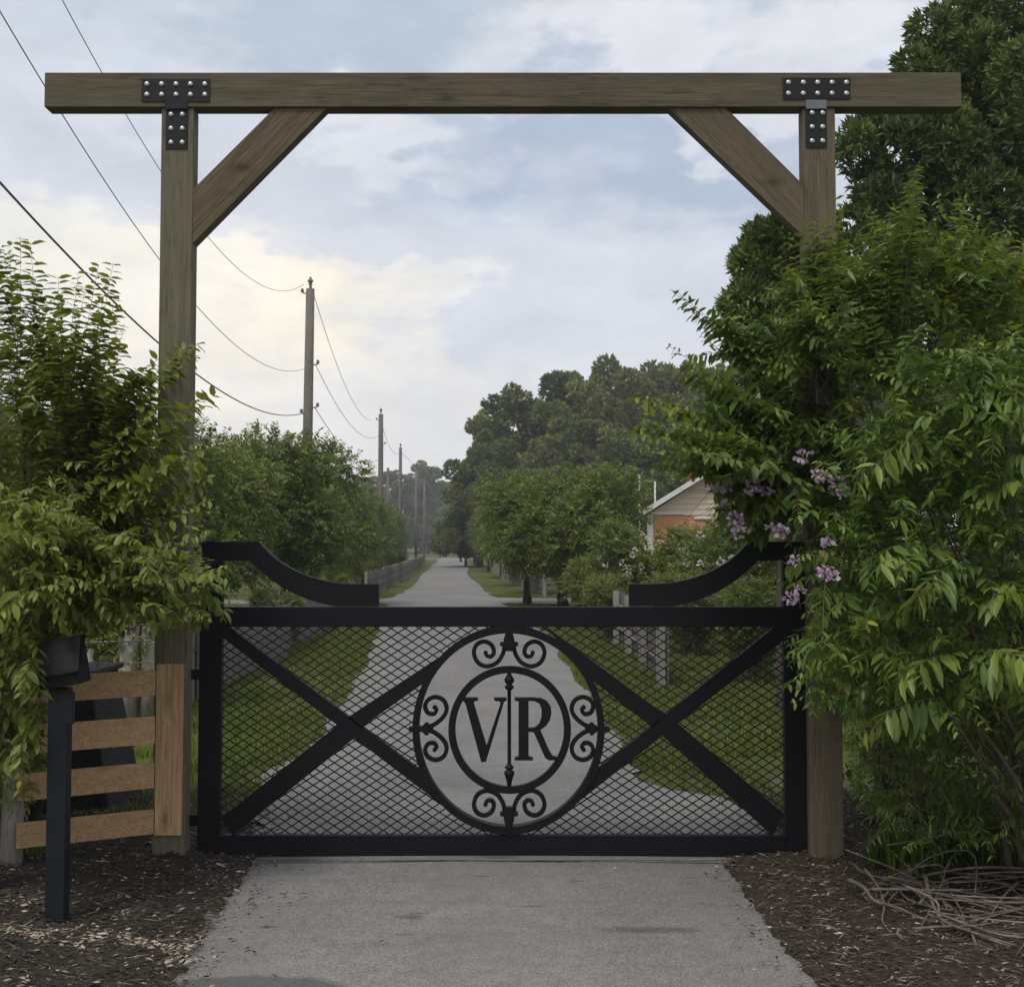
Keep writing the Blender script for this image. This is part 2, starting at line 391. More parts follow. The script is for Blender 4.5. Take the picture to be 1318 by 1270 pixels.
def blob(n, l, cx, cy, rx, ry, soft=.35, warp=.5, scale=4):
    """mask of an irregular stain on the ground at (cx, cy)"""
    t = n.new('ShaderNodeTexCoord'); s = n.new('ShaderNodeSeparateXYZ'); l.new(t.outputs['Object'], s.inputs[0])
    mm_ = Math(n, l)
    dx = mm_('DIVIDE', mm_('SUBTRACT', s.outputs[0], cx), rx); dy = mm_('DIVIDE', mm_('SUBTRACT', s.outputs[1], cy), ry)
    d_ = mm_('SQRT', mm_('ADD', mm_('MULTIPLY', dx, dx), mm_('MULTIPLY', dy, dy)))
    d_ = mm_('ADD', d_, mm_('MULTIPLY', mm_('SUBTRACT', noise(n, l, scale, 5, .65), .5), warp))
    return ramp(n, l, d_, [(max(0, 1 - soft), (1, 1, 1)), (1.0, (0, 0, 0))])
def asphaltm():
    m, n, l, b = mat('aged_asphalt')
    big = noise(n, l, .8, 6, .6); mid = noise(n, l, 9, 6, .7); sp = noise(n, l, 120, 3, .75); sp2 = noise(n, l, 48, 4, .75)
    lat = noise(n, l, 2.0, 4, .6, sc=(.5, 3.0, 1), off=(4, 1, 0))
    col = ramp(n, l, big, [(.3, (.225, .213, .196)), (.7, (.30, .286, .264))])
    col = mix(n, l, ramp(n, l, mid, [(.38, (.5,) * 3), (.58, (0, 0, 0))]), col, (.17, .163, .152))
    vb = noise(n, l, .55, 5, .62, sc=(1, .6, 1), off=(2, 7, 0)); col = mix(n, l, ramp(n, l, vb, [(.36, (.55,) * 3), (.56, (0, 0, 0))]), col, (.165, .158, .148))
    col = mix(n, l, ramp(n, l, lat, [(.3, (.5,) * 3), (.5, (0, 0, 0))]), col, (.17, .163, .155))
    col = mix(n, l, ramp(n, l, sp, [(.36, (.85,) * 3), (.5, (0, 0, 0))]), col, (.09, .087, .083))
    col = mix(n, l, ramp(n, l, sp, [(.56, (0, 0, 0)), (.68, (.8,) * 3)]), col, (.42, .41, .39))
    col = mix(n, l, ramp(n, l, sp2, [(.34, (.7,) * 3), (.46, (0, 0, 0))]), col, (.12, .115, .11))
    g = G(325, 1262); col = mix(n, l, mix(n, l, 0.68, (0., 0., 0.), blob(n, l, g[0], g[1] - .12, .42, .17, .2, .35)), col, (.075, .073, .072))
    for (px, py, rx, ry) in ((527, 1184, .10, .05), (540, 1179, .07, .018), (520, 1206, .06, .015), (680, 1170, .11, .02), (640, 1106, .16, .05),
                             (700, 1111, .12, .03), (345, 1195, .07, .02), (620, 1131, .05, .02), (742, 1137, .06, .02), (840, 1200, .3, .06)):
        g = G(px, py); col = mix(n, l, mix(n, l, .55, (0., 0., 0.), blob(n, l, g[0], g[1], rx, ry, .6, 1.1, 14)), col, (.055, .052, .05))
    l.new(col, b.inputs['Base Color']); b.inputs['Roughness'].default_value = .9; b.inputs['Specular IOR Level'].default_value = .2
    bump(n, l, b, sp, .5, .004); return m
M_road = asphaltm()
def mulchm(name, c0, c1, c2):
    m, n, l, b = mat(name)
    a = noise(n, l, 22, 6, .7, sc=(.6, 1.6, 1)); c = noise(n, l, 90, 4, .7, sc=(.5, 1.6, 1)); g = noise(n, l, 2, 4)
    col = ramp(n, l, a, [(.3, c0), (.55, c1), (.75, c2)])
    col = mix(n, l, ramp(n, l, c, [(.4, (.8,) * 3), (.55, (0, 0, 0))]), col, tuple(v * .5 for v in c0))
    col = mix(n, l, ramp(n, l, c, [(.64, (0, 0, 0)), (.74, (.7,) * 3)]), col, (.20, .15, .11))
    l.new(col, b.inputs['Base Color']); b.inputs['Roughness'].default_value = .95; b.inputs['Specular IOR Level'].default_value = .1
    bump(n, l, b, a, .8, .02); return m
M_mulchL = mulchm('dark_bark_mulch', (.030, .026, .022), (.066, .057, .048), (.12, .102, .084))
M_mulchR = mulchm('brown_bark_mulch', (.034, .025, .018), (.070, .054, .040), (.12, .093, .070))

# ------------------------------------------------------------ ground, road, mulch
def sheet(name, x0, x1, y0, y1, nx, ny, zf, m, yspace=None):
    xs = np.linspace(x0, x1, nx); ys = np.linspace(y0, y1, ny) if yspace is None else yspace
    ny = len(ys); X, Y = np.meshgrid(xs, ys); Z = zf(X, Y)
    V = np.stack([X.ravel(), Y.ravel(), Z.ravel()], 1)
    i = np.arange(nx - 1)[None] + (np.arange(ny - 1) * nx)[:, None]; i = i.ravel()
    return tag(link(name, fast_mesh(name, V, np.stack([i, i + 1, i + 1 + nx, i + nx], 1), m, smooth=True)), kind='structure')
sheet('ground', -900, 900, -60, 1500, 40, 60, lambda X, Y: X * 0 - .012, M_ground)

left_px = [(215,1270),(240,1228),(262,1192),(292,1148),(318,1106)]
right_px = [(1067,1270),(1035,1236),(1003,1195),(975,1158),(940,1112)]
LE = [(-1.50, .5)] + [tuple(G(*p)[:2]) for p in left_px] + [(-1.60, 7.2), (-1.80, 7.9), (-1.85, 9.0)] + \
     [tuple(G(*p)[:2]) for p in ((423,936),(442,905),(468,858),(484,815),(496,790))] + [(-3.75, 35.5), (-4.3, 37.0), (-4.1, 40.0)] + \
     [tuple(G(*p)[:2]) for p in ((523,760),(538,745),(561,724),(566,717.5))]
RE = [(1.46, .5)] + [tuple(G(*p)[:2]) for p in right_px] + [(1.62, 7.2), (1.75, 8.0)] + \
     [tuple(G(*p)[:2]) for p in ((848,1010),(815,981),(772,910),(741,872),(714,829),(690,805))] + [(.30, 29.5), (.02, 33.0), (-.40, 37.0)] + \
     [tuple(G(*p)[:2]) for p in ((621.5,758.5),(607,745),(599,726),(603,717.5))]
def dense(E):
    E = np.array(E); ys = np.concatenate([np.arange(.5, 12, .06), np.arange(12, 45, .5), np.arange(45, 170, 3)])
    ys = ys[ys < E[-1, 1]]
    return ys, np.interp(ys, E[:, 1], E[:, 0])
ys, lx = dense(LE); ys2 = ys; rx_ = np.interp(ys, np.array(RE)[:, 1], np.array(RE)[:, 0])
jit = rng.normal(0, 1, (2, len(ys))); jit = (jit + np.roll(jit, 1, 1) + np.roll(jit, 2, 1)) * np.where(ys > 7.3, .022, .011)[None] + np.where(ys > 7.5, .07, .0)[None] * np.sin(ys * 1.9)[None]
lx = lx + jit[0]; rx_ = rx_ + jit[1]
cols = 9; V = []
for i, y in enumerate(ys):
    for k in range(cols):
        t = k / (cols - 1); V.append((lx[i] + (rx_[i] - lx[i]) * t, y, .004 + .012 * (1 - (2 * t - 1) ** 2)))
idx = (np.arange(cols - 1)[None] + (np.arange(len(ys) - 1) * cols)[:, None]).ravel()
tag(link('road', fast_mesh('road', np.array(V), np.stack([idx, idx + 1, idx + 1 + cols, idx + cols], 1), M_road, smooth=True)), kind='structure')
def flat(name, poly, z, m, kind='structure'):
    b = MB(); n = len(poly); b.add([(x, y, z) for x, y in poly], [tuple(range(n))]); o = b.build(name, m); return tag(o, kind=kind)
flat('side_driveway', [(-.9, 36.9), (.6, 36.0), (14, 35.6), (14, 39.0), (.6, 39.4), (-1.0, 40.6)], -.002, M_road)
flat('side_path', [(-3.6, 36.4), (-5.0, 35.8), (-16, 35.8), (-16, 38.2), (-5.0, 38.4), (-3.6, 39.2)], -.002, M_road)
_jy = G(640, 1112)[1]; _jx = np.linspace(G(305, 1112)[0], G(985, 1112)[0], 60); _b = MB()  # thin dark strip of uneven width across the driveway at the gate
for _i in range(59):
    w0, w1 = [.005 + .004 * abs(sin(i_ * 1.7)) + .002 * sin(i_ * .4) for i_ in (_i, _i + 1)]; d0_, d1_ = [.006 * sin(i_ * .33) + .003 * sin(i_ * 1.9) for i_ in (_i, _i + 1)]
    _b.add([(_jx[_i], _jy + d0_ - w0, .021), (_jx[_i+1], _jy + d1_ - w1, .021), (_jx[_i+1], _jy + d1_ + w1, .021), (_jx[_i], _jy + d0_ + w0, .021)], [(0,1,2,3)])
tag(_b.build('driveway_dark_strip', paint('dark_strip', (.035, .033, .031), .8, .3)), kind='structure')
flat('cross_road', [(-60, 152), (60, 146), (60, 153), (-60, 160)], .0, M_road)

def relief(d, X, Y):
    return .016 + .045 * np.clip((d + .05) / 4.6 * 5, 0, 1) + .012 * np.sin(X * 3.1 + Y * 1.7) + .015 * np.sin(X * 11 + np.sin(Y * 7) * 2) * np.cos(Y * 9)
def mulch_sheet(name, inner, side, m, seed):
    """bed between the driveway edge and the far side, gently heaped"""
    r2 = np.random.default_rng(seed)
    yy = np.arange(2.5, 8.4, .05); ed = np.interp(yy, np.array(inner)[:, 1], np.array(inner)[:, 0])
    u = np.linspace(0, 1, 70) ** 1.3; X = ed[:, None] + side * (-.05 + u[None] * 4.6); Y = np.repeat(yy[:, None], len(u), 1)
    Z = relief(u[None] * 4.6 - .05, X, Y) + r2.normal(0, .005, X.shape)
    Z[:, 0] = -.01; X[:, 0] += r2.normal(0, .012, len(yy)); X[:, 1] += r2.normal(0, .010, len(yy))
    V = np.stack([X.ravel(), Y.ravel(), Z.ravel()], 1); nx = len(u)
    i = (np.arange(nx - 1)[None] + (np.arange(len(yy) - 1) * nx)[:, None]).ravel()
    tag(link(name, fast_mesh(name, V, np.stack([i, i + 1, i + 1 + nx, i + nx], 1), m)), kind='structure')
mulch_sheet('mulch_bed', LE, -1, M_mulchL, 1)
mulch_sheet('mulch_ground', RE, 1, M_mulchR, 2)

# chips and straw lying on the beds
def chips(name, inner, side, n, seed, pale_spots, straw=.35, base=0.0):
    r2 = np.random.default_rng(seed)
    y = r2.uniform(3.4, 8.3, n) ; u = r2.random(n) ** 1.0 * 3.4 - .05; sp_ = r2.random(n) < .012; u = np.where(sp_, -r2.exponential(.10, n), u)
    ed = np.interp(y, np.array(inner)[:, 1], np.array(inner)[:, 0]); x = ed + side * u
    z = np.where(u < .03, .020, relief(u, x, y)) + r2.uniform(-.003, .012, n)
    a = r2.normal(0, .75, n); tilt = r2.normal(0, .22, n)
    is_straw = r2.random(n) < straw
    L = np.where(is_straw, r2.uniform(.04, .12, n), r2.uniform(.012, .045, n)); W = np.where(is_straw, .0022, L * r2.uniform(.25, .55, n)); H = np.where(is_straw, .002, r2.uniform(.003, .008, n))
    A = np.stack([np.cos(a) * np.cos(tilt), np.sin(a) * np.cos(tilt), np.sin(tilt)], 1)
    Bv = unit(np.stack([-np.sin(a), np.cos(a), r2.normal(0, .25, n)], 1)); Cv = unit(np.cross(A, Bv))
    t = np.clip(r2.beta(1.9, 1.9, n) * .92 + base, 0, .9); hi = r2.random(n); t[hi > .92] = r2.uniform(.90, .99, (hi > .92).sum())
    for (cx, cy, rx, ry) in pale_spots:
        d = ((x - cx) / rx) ** 2 + ((y - cy) / ry) ** 2; k = (d < 1) & (r2.random(n) < .75 * (1 - d * .6)); t[k] = r2.uniform(.93, 1.0, k.sum())
    tv = [(-.5, 0, 0), (.5, .1, 0), (.1, .5, .2), (-.1, -.5, .1), (0, 0, 1)]
    tf = [(0, 3, 4), (3, 1, 4), (1, 2, 4), (2, 0, 4)]
    V, F, T = scatter(tv, tf, np.stack([x, y, z], 1), A * L[:, None], Bv * W[:, None], Cv * H[:, None], t)
    tag(link(name, fast_mesh(name, V, F, M_chip, T)), kind='stuff')
g1, g2 = G(50, 1218), G(215, 1220)
chips('bark_chip', LE, -1, 48000, 5, [(g1[0], g1[1], .46, .11), (g2[0], g2[1], .22, .11), (g2[0]+.1, g2[1]-.22, .12, .05)])
chips('bark_chip', RE, 1, 38000, 6, [], .45, .10)

# ------------------------------------------------------------ grass
def blades(name, pts, hmin, hmax, seed, m, w=.006):
    r2 = np.random.default_rng(seed); n = len(pts); k = 5
    T = np.repeat(pts, k, 0) + np.concatenate([r2.normal(0, .02, (n * k, 2)), np.zeros((n * k, 1))], 1)
    a = r2.uniform(0, 2 * pi, n * k); h = r2.uniform(hmin, hmax, n * k); lean = r2.uniform(.1, .6, n * k)
    ca, sa = np.cos(a), np.sin(a)
    A = np.stack([-sa, ca, 0 * a], 1) * (w * r2.uniform(.7, 1.4, n * k))[:, None]
    Bv = np.stack([ca * lean, sa * lean, 0 * a], 1) * h[:, None]; Cv = np.stack([0 * a, 0 * a, 1 + 0 * a], 1) * h[:, None]
    tv = [(-1, 0, -.05), (1, 0, -.05), (.7, .3, .55), (-.7, .3, .55), (0, 1, .95)]
    V, F, Tn = scatter(tv, [(0, 1, 2), (0, 2, 3), (3, 2, 4)], T, A, Bv, Cv, r2.random(n * k))
    return fast_mesh(name, V, F, m, Tn)
pts = []
LEa, REa = np.array(LE), np.array(RE)
while len(pts) < 19000:
    y = 7.6 + (random.random() ** 2.0) * 34; side = random.random() < .5
    if side:
        e = np.interp(y, LEa[:, 1], LEa[:, 0]); x = e - abs(random.gauss(0, 1)) * (1.6 if y > 12 else 2.2)
        if y > 35.2 and y < 40: continue
    else:
        e = np.interp(y, REa[:, 1], REa[:, 0]); x = e + abs(random.gauss(0, 1)) * (1.6 if y > 12 else 2.2)
        if y > 35.2 and y < 40: continue
    if y < 10 and (x < -2.9 or x > 1.85): continue
    if y < 8.4 and random.random() < .6: continue
    if (sin(x*2.3 + y*1.1) + sin(y*2.9 - x*1.7) + sin(x*.7 + y*.45)) < -.55 and random.random() < .8: continue
    pts.append((x, y, -.01))
pts = np.array(pts)
tag(link('grass', blades('grass', pts, .04, .12, 3, L_grass, .0055)), kind='stuff')

# ------------------------------------------------------------ timber gateway
YF, YB = 6.70, 6.81                 # front and back of the posts
YG = 6.77                           # front of the gate
def q(px, py, Y=YF): p = P(px, py, Y); return (p[0], p[2])
arch = thing('timber_gateway', 'tall brown timber gateway frame of two posts, crossbeam and diagonal braces over the drive', 'gateway', (0, 6.8, 0))
HW = .093
def post(px_top, px_bot, m, yb):
    x = (P(px_top, 170, YF)[0] + P(px_bot, 1090, YF)[0]) / 2; zt = q(229, 139)[1]
    return MB().box((x - HW, YF, -.15), (x + HW, YB, zt)).build('post', m, arch, .006), x
pl, XL = post(226.5, 218.5, W_post, 0)
pr, XR = post(1052.5, 1067, W_postr, 0)
xb0, zb1 = q(58.5, 94.5); xb1, _ = q(1236, 94); zb0 = q(229, 138.8)[1]
MB().box((xb0, YF - .012, zb0 + .001), (xb1, YF + .108, zb1)).build('beam', W_beam, arch, .004)
bl = [q(252, 244), q(252, 313), q(419, 139.5), q(354, 139.5)]
br_ = [q(1027, 238), q(1027, 303), q(862, 139.5), q(934, 139.5)]
bl[0] = (XL + HW + .0005, bl[0][1]); bl[1] = (XL + HW + .0005, bl[1][1]); br_[0] = (XR - HW - .0005, br_[0][1]); br_[1] = (XR - HW - .0005, br_[1][1])
for b_ in (bl, br_):
    b_[2] = (b_[2][0], zb0); b_[3] = (b_[3][0], zb0)
MB().prism(bl, YF + .006, YF + .092).build('brace', W_brl, arch, .003)
MB().prism(br_[::-1], YF + .006, YF + .092).build('brace', W_brr, arch, .003)
# plates and bolts
dome = MB().lathe((0, 0, 0), [(.0155, 0), (.0150, .004), (.0115, .0075), (.006, .0095), (.001, .010)], 12)
dme = bpy.data.meshes.new('bolt')
dme.from_pydata([(x, -z, y) for x, y, z in dome.v], [], [f[::-1] for f in dome.f]); dme.materials.append(M_bolt)
dme.polygons.foreach_set('use_smooth', [True] * len(dme.polygons)); dme.update()
def plate(shape, bolts, yf, lab=None):
    o = MB().prism(shape, yf - .006, yf - .0003).build('plate', M_plate, arch, .0012)
    if lab: o['label'] = lab
    for (x, z) in bolts:
        b_ = link('bolt', dme, o, (x, yf - .0055 - 6.8, z))
    return o
yb_ = YF - .012
def rect(x0, z0, x1, z1): return [(x0, z0), (x1, z0), (x1, z1), (x0, z1)]
def rowb(pxs, pys, dx=0): return [q(a, b, yb_) for b in pys for a in pxs]
x0, z1 = q(183, 102.5, yb_); x1, z0 = q(270, 131, yb_); sx0 = q(213, 160, yb_)[0]; sx1 = q(241, 160, yb_)[0]; zs = q(227, 191, yb_)[1]
plate([(x0, z1), (x0, z0), (sx0, z0), (sx0, zb0 - .012), (sx1, zb0 - .012), (sx1, z0), (x1, z0), (x1, z1)], rowb((189.5, 208.5, 227, 245.5, 264), (109, 122.5)), yb_)
plate(rect(sx0, zs, sx1, zb0 - .0125), [q(a, b, YF) for b in (148, 166, 184) for a in (220.5, 235)], YF)
x0, z1 = q(1007.5, 101, yb_); x1, z0 = q(1094, 128, yb_); sx0 = q(1037.5, 160, yb_)[0]; sx1 = q(1064, 160, yb_)[0]; zs = q(1050, 189.5, yb_)[1]; zm = q(1050, 139.5)[1]
plate(rect(x0, z0, x1, z1), rowb((1014.5, 1033.5, 1052, 1070.5, 1089), (107, 121)), yb_, 'grey steel plate with two rows of bolts')
MB().box((sx0, yb_ - .004, zb0 - .012), (sx1, yb_ - .0004, z0 - .002)).build('strap', M_insul, arch, .001)
plate(rect(sx0, zs, sx1, zb0 - .0125), [q(a, b, YF) for b in (146, 164, 182) for a in (1045, 1058.5)], YF)

# ------------------------------------------------------------ the gate
gate = thing('driveway_gate', 'closed black metal gate with diamond mesh and a VR monogram in an oval ring', 'gate', (0, YG + .03, 0))
def qg(px, py): p = P(px, py, YG); return (p[0], p[2])
T0, T1 = YG, YG + .055
xl0, xl1 = qg(255, 940)[0], qg(284, 940)[0]; xr0, xr1 = qg(1010, 940)[0], qg(1038, 940)[0]
zt1, zt0 = qg(650, 781)[1], qg(650, 806.5)[1]; zb1_, zb0_ = qg(650, 1075)[1], qg(650, 1101)[1]
zw = qg(270, 697)[1]; zwb = qg(270, 721.5)[1]
for a, b_ in ((xl0, xl1), (xr0, xr1)):
    MB().box((a, T0, zb0_), (b_, T1, zwb - .001)).build('stile', M_gate, gate, .003)
MB().box((xl1 + .0005, T0, zt0), (xr0 - .0005, T1, zt1)).build('top_rail', M_gate, gate, .003)
MB().box((xl1 + .0005, T0, zb0_), (xr0 - .0005, T1, zb1_)).build('bottom_rail', M_gate, gate, .003)
def spline(pts, n=10):
    A = np.array(pts, float); o = []
    for i in range(len(A) - 1):
        p0, p1, p2, p3 = A[max(i-1, 0)], A[i], A[i+1], A[min(i+2, len(A)-1)]
        for t in np.linspace(0, 1, n, endpoint=False):
            o.append(.5 * ((2*p1) + (-p0+p2)*t + (2*p0-5*p1+4*p2-p3)*t*t + (-p0+3*p1-3*p2+p3)*t**3))
    o.append(A[-1]); return [tuple(p) for p in o]
def wing(mir):
    f = (lambda x: x) if not mir else (lambda x: 1297 - x)
    top = [(260, 697), (333, 697)] + spline([(333, 697), (346, 711), (362, 724), (384, 736), (408, 744.5), (434, 750), (460, 751.5)], 5)[1:] + [(487, 751.5)]
    bot = [(487, 780), (433, 780)] + spline([(433, 780), (405, 774), (378, 763.5), (352, 748), (334, 733), (321, 721.5)], 5)[1:] + [(260, 721.5)]
    poly = [qg(f(x), y) for x, y in top + bot]
    if mir: poly = poly[::-1]
    return MB().prism(poly, T0 - .002, T1 - .006).build('curved_wing', M_gate, gate)
wing(False); wing(True)
# thin uprights inside the wings
for px in (281.5, 1011):
    x, _ = qg(px, 750)
# diagonal braces, butted to the frame
def bar(*pp, y=0): MB().prism([qg(*k_) for k_ in pp], T0 + .004 + y, T1 - .006 + y).build('diagonal_brace', M_gate, gate, .002)
bar((284, 799), (284, 818.5), (586, 1049), (586, 1045), (566, 1020), (551, 999))
bar((284, 1053.5), (299, 1074.5), (462, 945), (444, 926), y=.002); bar((448, 923), (464, 936), (548, 877), (566, 846))
bar((1009, 797.5), (1009, 824), (722, 1049), (722, 1044), (742, 1021), (757, 1000))
bar((703, 807), (722, 828), (742, 856), (764, 876), (840, 936), (856, 920)); bar((866, 926), (846, 940), (994, 1074.5), (1009, 1048), y=.002)
# oval ring and inner ring
cx, cz = qg(654.5, 938.5); sc = qg(755, 938)[0] - qg(655, 938)[0]; sc /= 100.0
def ell(rx, ry, n=96, c=(cx, cz)): return [(c[0] + rx*sc*cos(2*pi*i/n), c[1] + ry*sc*sin(2*pi*i/n)) for i in range(n)]
MB().prism(ell(123.5, 133), T0 - .012, T1, [ell(115.2, 123.2)]).build('oval_ring', M_gate, gate)
ci = qg(656, 939)
MB().prism(ell(79, 81.5, 72, ci), T0, T1 - .02, [ell(70, 72.5, 72, ci)]).build('inner_ring', M_gate, gate)
def zq(x, y): return qg(500 + x / 4.097, 780 + y / 4.097)
ZC = 646.0; XC = 636.5
scroll = spline([(612, 205), (604, 250), (572, 298), (518, 318), (470, 296), (450, 246), (466, 203), (505, 187), (543, 205), (556, 243), (541, 266), (519, 262), (512, 246)], 6)
side = spline([(182, 640), (235, 628), (284, 590), (306, 545), (290, 498), (248, 480), (208, 496), (192, 530), (207, 563), (238, 569), (253, 548), (243, 534)], 6)
def ribw(n, w): return [w * (1.0 if i < n * .8 else 1.0 - .25 * (i - n*.8) / (n*.2)) for i in range(n)]
def scr(pts, fx, fy):
    pp = [zq(2*XC - x if fx else x, 2*ZC - y if fy else y) for x, y in pts]
    b_ = MB().ribbon(pp, ribw(len(pp), 5.4 * sc), T0 + .006, T1 - .022)
    e = pp[-1]; b_.prism([(e[0] + .0125*cos(2*pi*i/12), e[1] + .0125*sin(2*pi*i/12)) for i in range(12)], T0 + .002, T1 - .02)
    b_.build('scroll', M_gate, gate)
for fx in (0, 1):
    for fy in (0, 1):
        scr(scroll, fx, fy); scr(side, fx, fy)
# spear collars joining the rings
def poly_part(name, pts, fx=0, fy=0, holes=(), y=0.0):
    g_ = lambda l: [zq(2*XC - x if fx else x, 2*ZC - y_ if fy else y_) for x, y_ in l]
    return MB().prism(g_(pts), T0 - .004 + y, T1 - .018 + y, [g_(h) for h in holes]).build(name, M_gate, gate)
spear = [(619, 84), (654, 84), (654, 140), (664, 172), (664, 186), (684, 190), (684, 208), (662, 212), (654, 236), (618, 236), (610, 212), (588, 208), (588, 190), (608, 186), (608, 172), (618, 140)]
poly_part('spear_collar', spear, y=-.012); poly_part('spear_collar', spear, fy=1, y=-.012)
sspear = [(108, 636), (128, 632), (150, 634), (180, 630), (196, 612), (210, 612), (212, 628), (236, 634), (236, 656), (212, 662), (210, 678), (196, 678), (180, 662), (150, 658), (128, 660), (108, 656)]
poly_part('spear_collar', sspear, y=-.012); poly_part('spear_collar', sspear, fx=1, y=-.012)
# vertical rod with knuckles
prof = []
for (y_, r_) in ((978, 11), (948, 11), (925, 15), (900, 22), (884, 28), (872, 26), (864, 13), (856, 24), (848, 25), (840, 13), (828, 10), (640, 10), (445, 10), (436, 22), (424, 26), (414, 13), (402, 24), (390, 28), (378, 22), (366, 14), (356, 10), (320, 10)):
    x, z = zq(637, y_); prof.append((r_ * .24 * sc, z))
MB().lathe((zq(637, 600)[0], T0 + .018, 0), prof, 12).build('centre_rod', M_gate, gate, smooth=True)
# monogram letters
Vp = [(385,482),(472,482),(472,497),(449,503),(451,517),(517,737),(590,516),(588,503),(557,497),(557,482),(623,482),(623,497),(610,503),(514,820),(489,820),(407,517),(398,502),(385,497)]
Rp = [(665,482),(770,482),(808,486),(838,502),(856,532),(860,562),(852,598),(832,630),(800,652),(848,762),(866,790),(893,797),(893,811),(846,812),(826,798),(766,664),(739,662),(739,793),(762,799),(762,812),(665,812),(665,799),(686,793),(686,502),(665,497)]
Rh = [(739,499),(772,500),(797,515),(808,545),(808,585),(796,620),(772,641),(739,643)]
poly_part('letter', Vp); poly_part('letter', Rp, holes=[Rh[::-1]])
# small links that carry the letters on the rings
# expanded diamond mesh
mb = MB(); sl = .635
zlo, zhi = zb1_ , zt0; erx, ery = 118*sc, 127.5*sc
pitch = 11.5 * sc      # spacing of parallel strands in z
def strands(sign, y0, y1, w=.0072):
    c0 = zlo - sl*abs(xr0-xl1) if sign > 0 else zlo; 
    k = 0
    zs_ = np.arange(zlo - sl*(xr0-xl1), zhi + sl*(xr0-xl1), pitch)
    for c in zs_:
        # z = c + sign*sl*(x-xl1)  (sign<0 measured from right)
        pts_ = []
        f = (lambda x: c + sl*(x - xl1)) if sign > 0 else (lambda x: c + sl*(xr0 - x))
        if sign > 0: xa, xb = xl1 + (zlo - c)/sl, xl1 + (zhi - c)/sl
        else: xa, xb = xr0 - (zhi - c)/sl, xr0 - (zlo - c)/sl
        xa, xb = max(xa, xl1), min(xb, xr0)
        if xb - xa < .01: continue
        # clip by the oval
        s_ = sl if sign > 0 else -sl; x0_ = cx; zc_ = f(cx) - cz
        A_ = 1/erx**2 + s_*s_/ery**2; B_ = 2*s_*zc_/ery**2; C_ = zc_*zc_/ery**2 - 1; D = B_*B_ - 4*A_*C_
        iv = [(xa, xb)]
        if D > 0:
            r0, r1 = cx + (-B_ - sqrt(D))/(2*A_), cx + (-B_ + sqrt(D))/(2*A_)
            iv = [(xa, min(xb, r0)), (max(xa, r1), xb)]
        for a_, b2 in iv:
            if b2 - a_ > .008: mb.ribbon([(a_, f(a_)), (b2, f(b2))], w, y0, y1)
strands(1, T0 + .022, T0 + .0255); strands(-1, T0 + .0256, T0 + .029)
tag(mb.build('diamond_mesh', M_mesh, gate), kind='stuff')
# hinge straps to the left post
for py in (868, 1056):
    x, z = qg(255, py); MB().box((XL + HW + .00055, T0 + .012, z - .03), (xl0 - .0005, T0 + .03, z + .03)).build('hinge', M_gate, gate, .002)

# ------------------------------------------------------------ board fence, pedestal, box
F0 = np.array([P(200, 900, 6.66)[0], 6.66]); F1 = np.array([P(24, 900, 6.36)[0], 6.36])
fen = thing('board_fence', 'short brown fence of four flat rails with one upright board on the gateway post', 'fence', (F1[0], F1[1], 0))
def zat(px, py, Y): return P(px, py, Y)[2]
for (ya, yb2) in ((862, 895), (922, 957), (981, 1014), (1042, 1073)):
    z1_, z0_ = zat(198, ya, 6.66), zat(198, yb2, 6.66)
    d = (F1 - F0); d = d / np.linalg.norm(d); nn = np.array([d[1], -d[0]]) ; nn = nn if nn[1] > 0 else -nn
    tt = .024; a_, b2 = F0, F1; dz = random.uniform(-.006, .006)
    vs = []
    for (p_, off, zz) in ((a_, 0, z0_), (b2, 0, z0_ - .012 + dz), (b2, tt, z0_ - .012 + dz), (a_, tt, z0_), (a_, 0, z1_), (b2, 0, z1_ - .012 + dz), (b2, tt, z1_ - .012 + dz), (a_, tt, z1_)):
        pp = p_ + nn * off; vs.append((pp[0], pp[1], zz))
    MB().add(vs, [(0,3,2,1),(4,5,6,7),(0,1,5,4),(1,2,6,5),(2,3,7,6),(3,0,4,7)]).build('rail', W_rail, fen, .002)
xa, xb = P(200, 960, 6.665)[0], P(234, 960, 6.665)[0]
MB().box((xa, 6.665, zat(216, 1075, 6.665)), (xb, 6.698, zat(216, 855, 6.665))).build('upright_board', W_board, fen, .002)
px_ = F1[0] - .05
MB().tube([(px_, F1[1] + .06, -.1), (px_ + .004, F1[1] + .06, .4), (px_ - .004, F1[1] + .06, 1.05)], [.062, .055, .05], 14).build('post', W_greypost, fen, smooth=True)

pb = G(72, 1187, .05); PY = pb[1]
ped = thing('keypad_pedestal', 'thin dark post with a tilted black keypad box on its top left of the gate', 'keypad post', (pb[0], PY, .05))
x0_, x1_ = P(59.5, 1030, PY)[0], P(84, 1030, PY)[0]
zt_ = zat(74, 886, PY)
MB().box((x0_, PY, .0), (x1_, PY + .075, zt_)).build('post', M_ped, ped, .004)
MB().box((x1_ - .028, PY - .010, zat(90, 932, PY)), (P(94, 900, PY)[0], PY + .03, zat(90, 891, PY))).build('cable_box', M_ped, ped, .003)
hx, hz = P(78, 855, PY)[0], zat(78, 855, PY); ang = R(10)
def rot2(x, z): return (hx + x*cos(ang) - z*sin(ang), hz + x*sin(ang) + z*cos(ang))
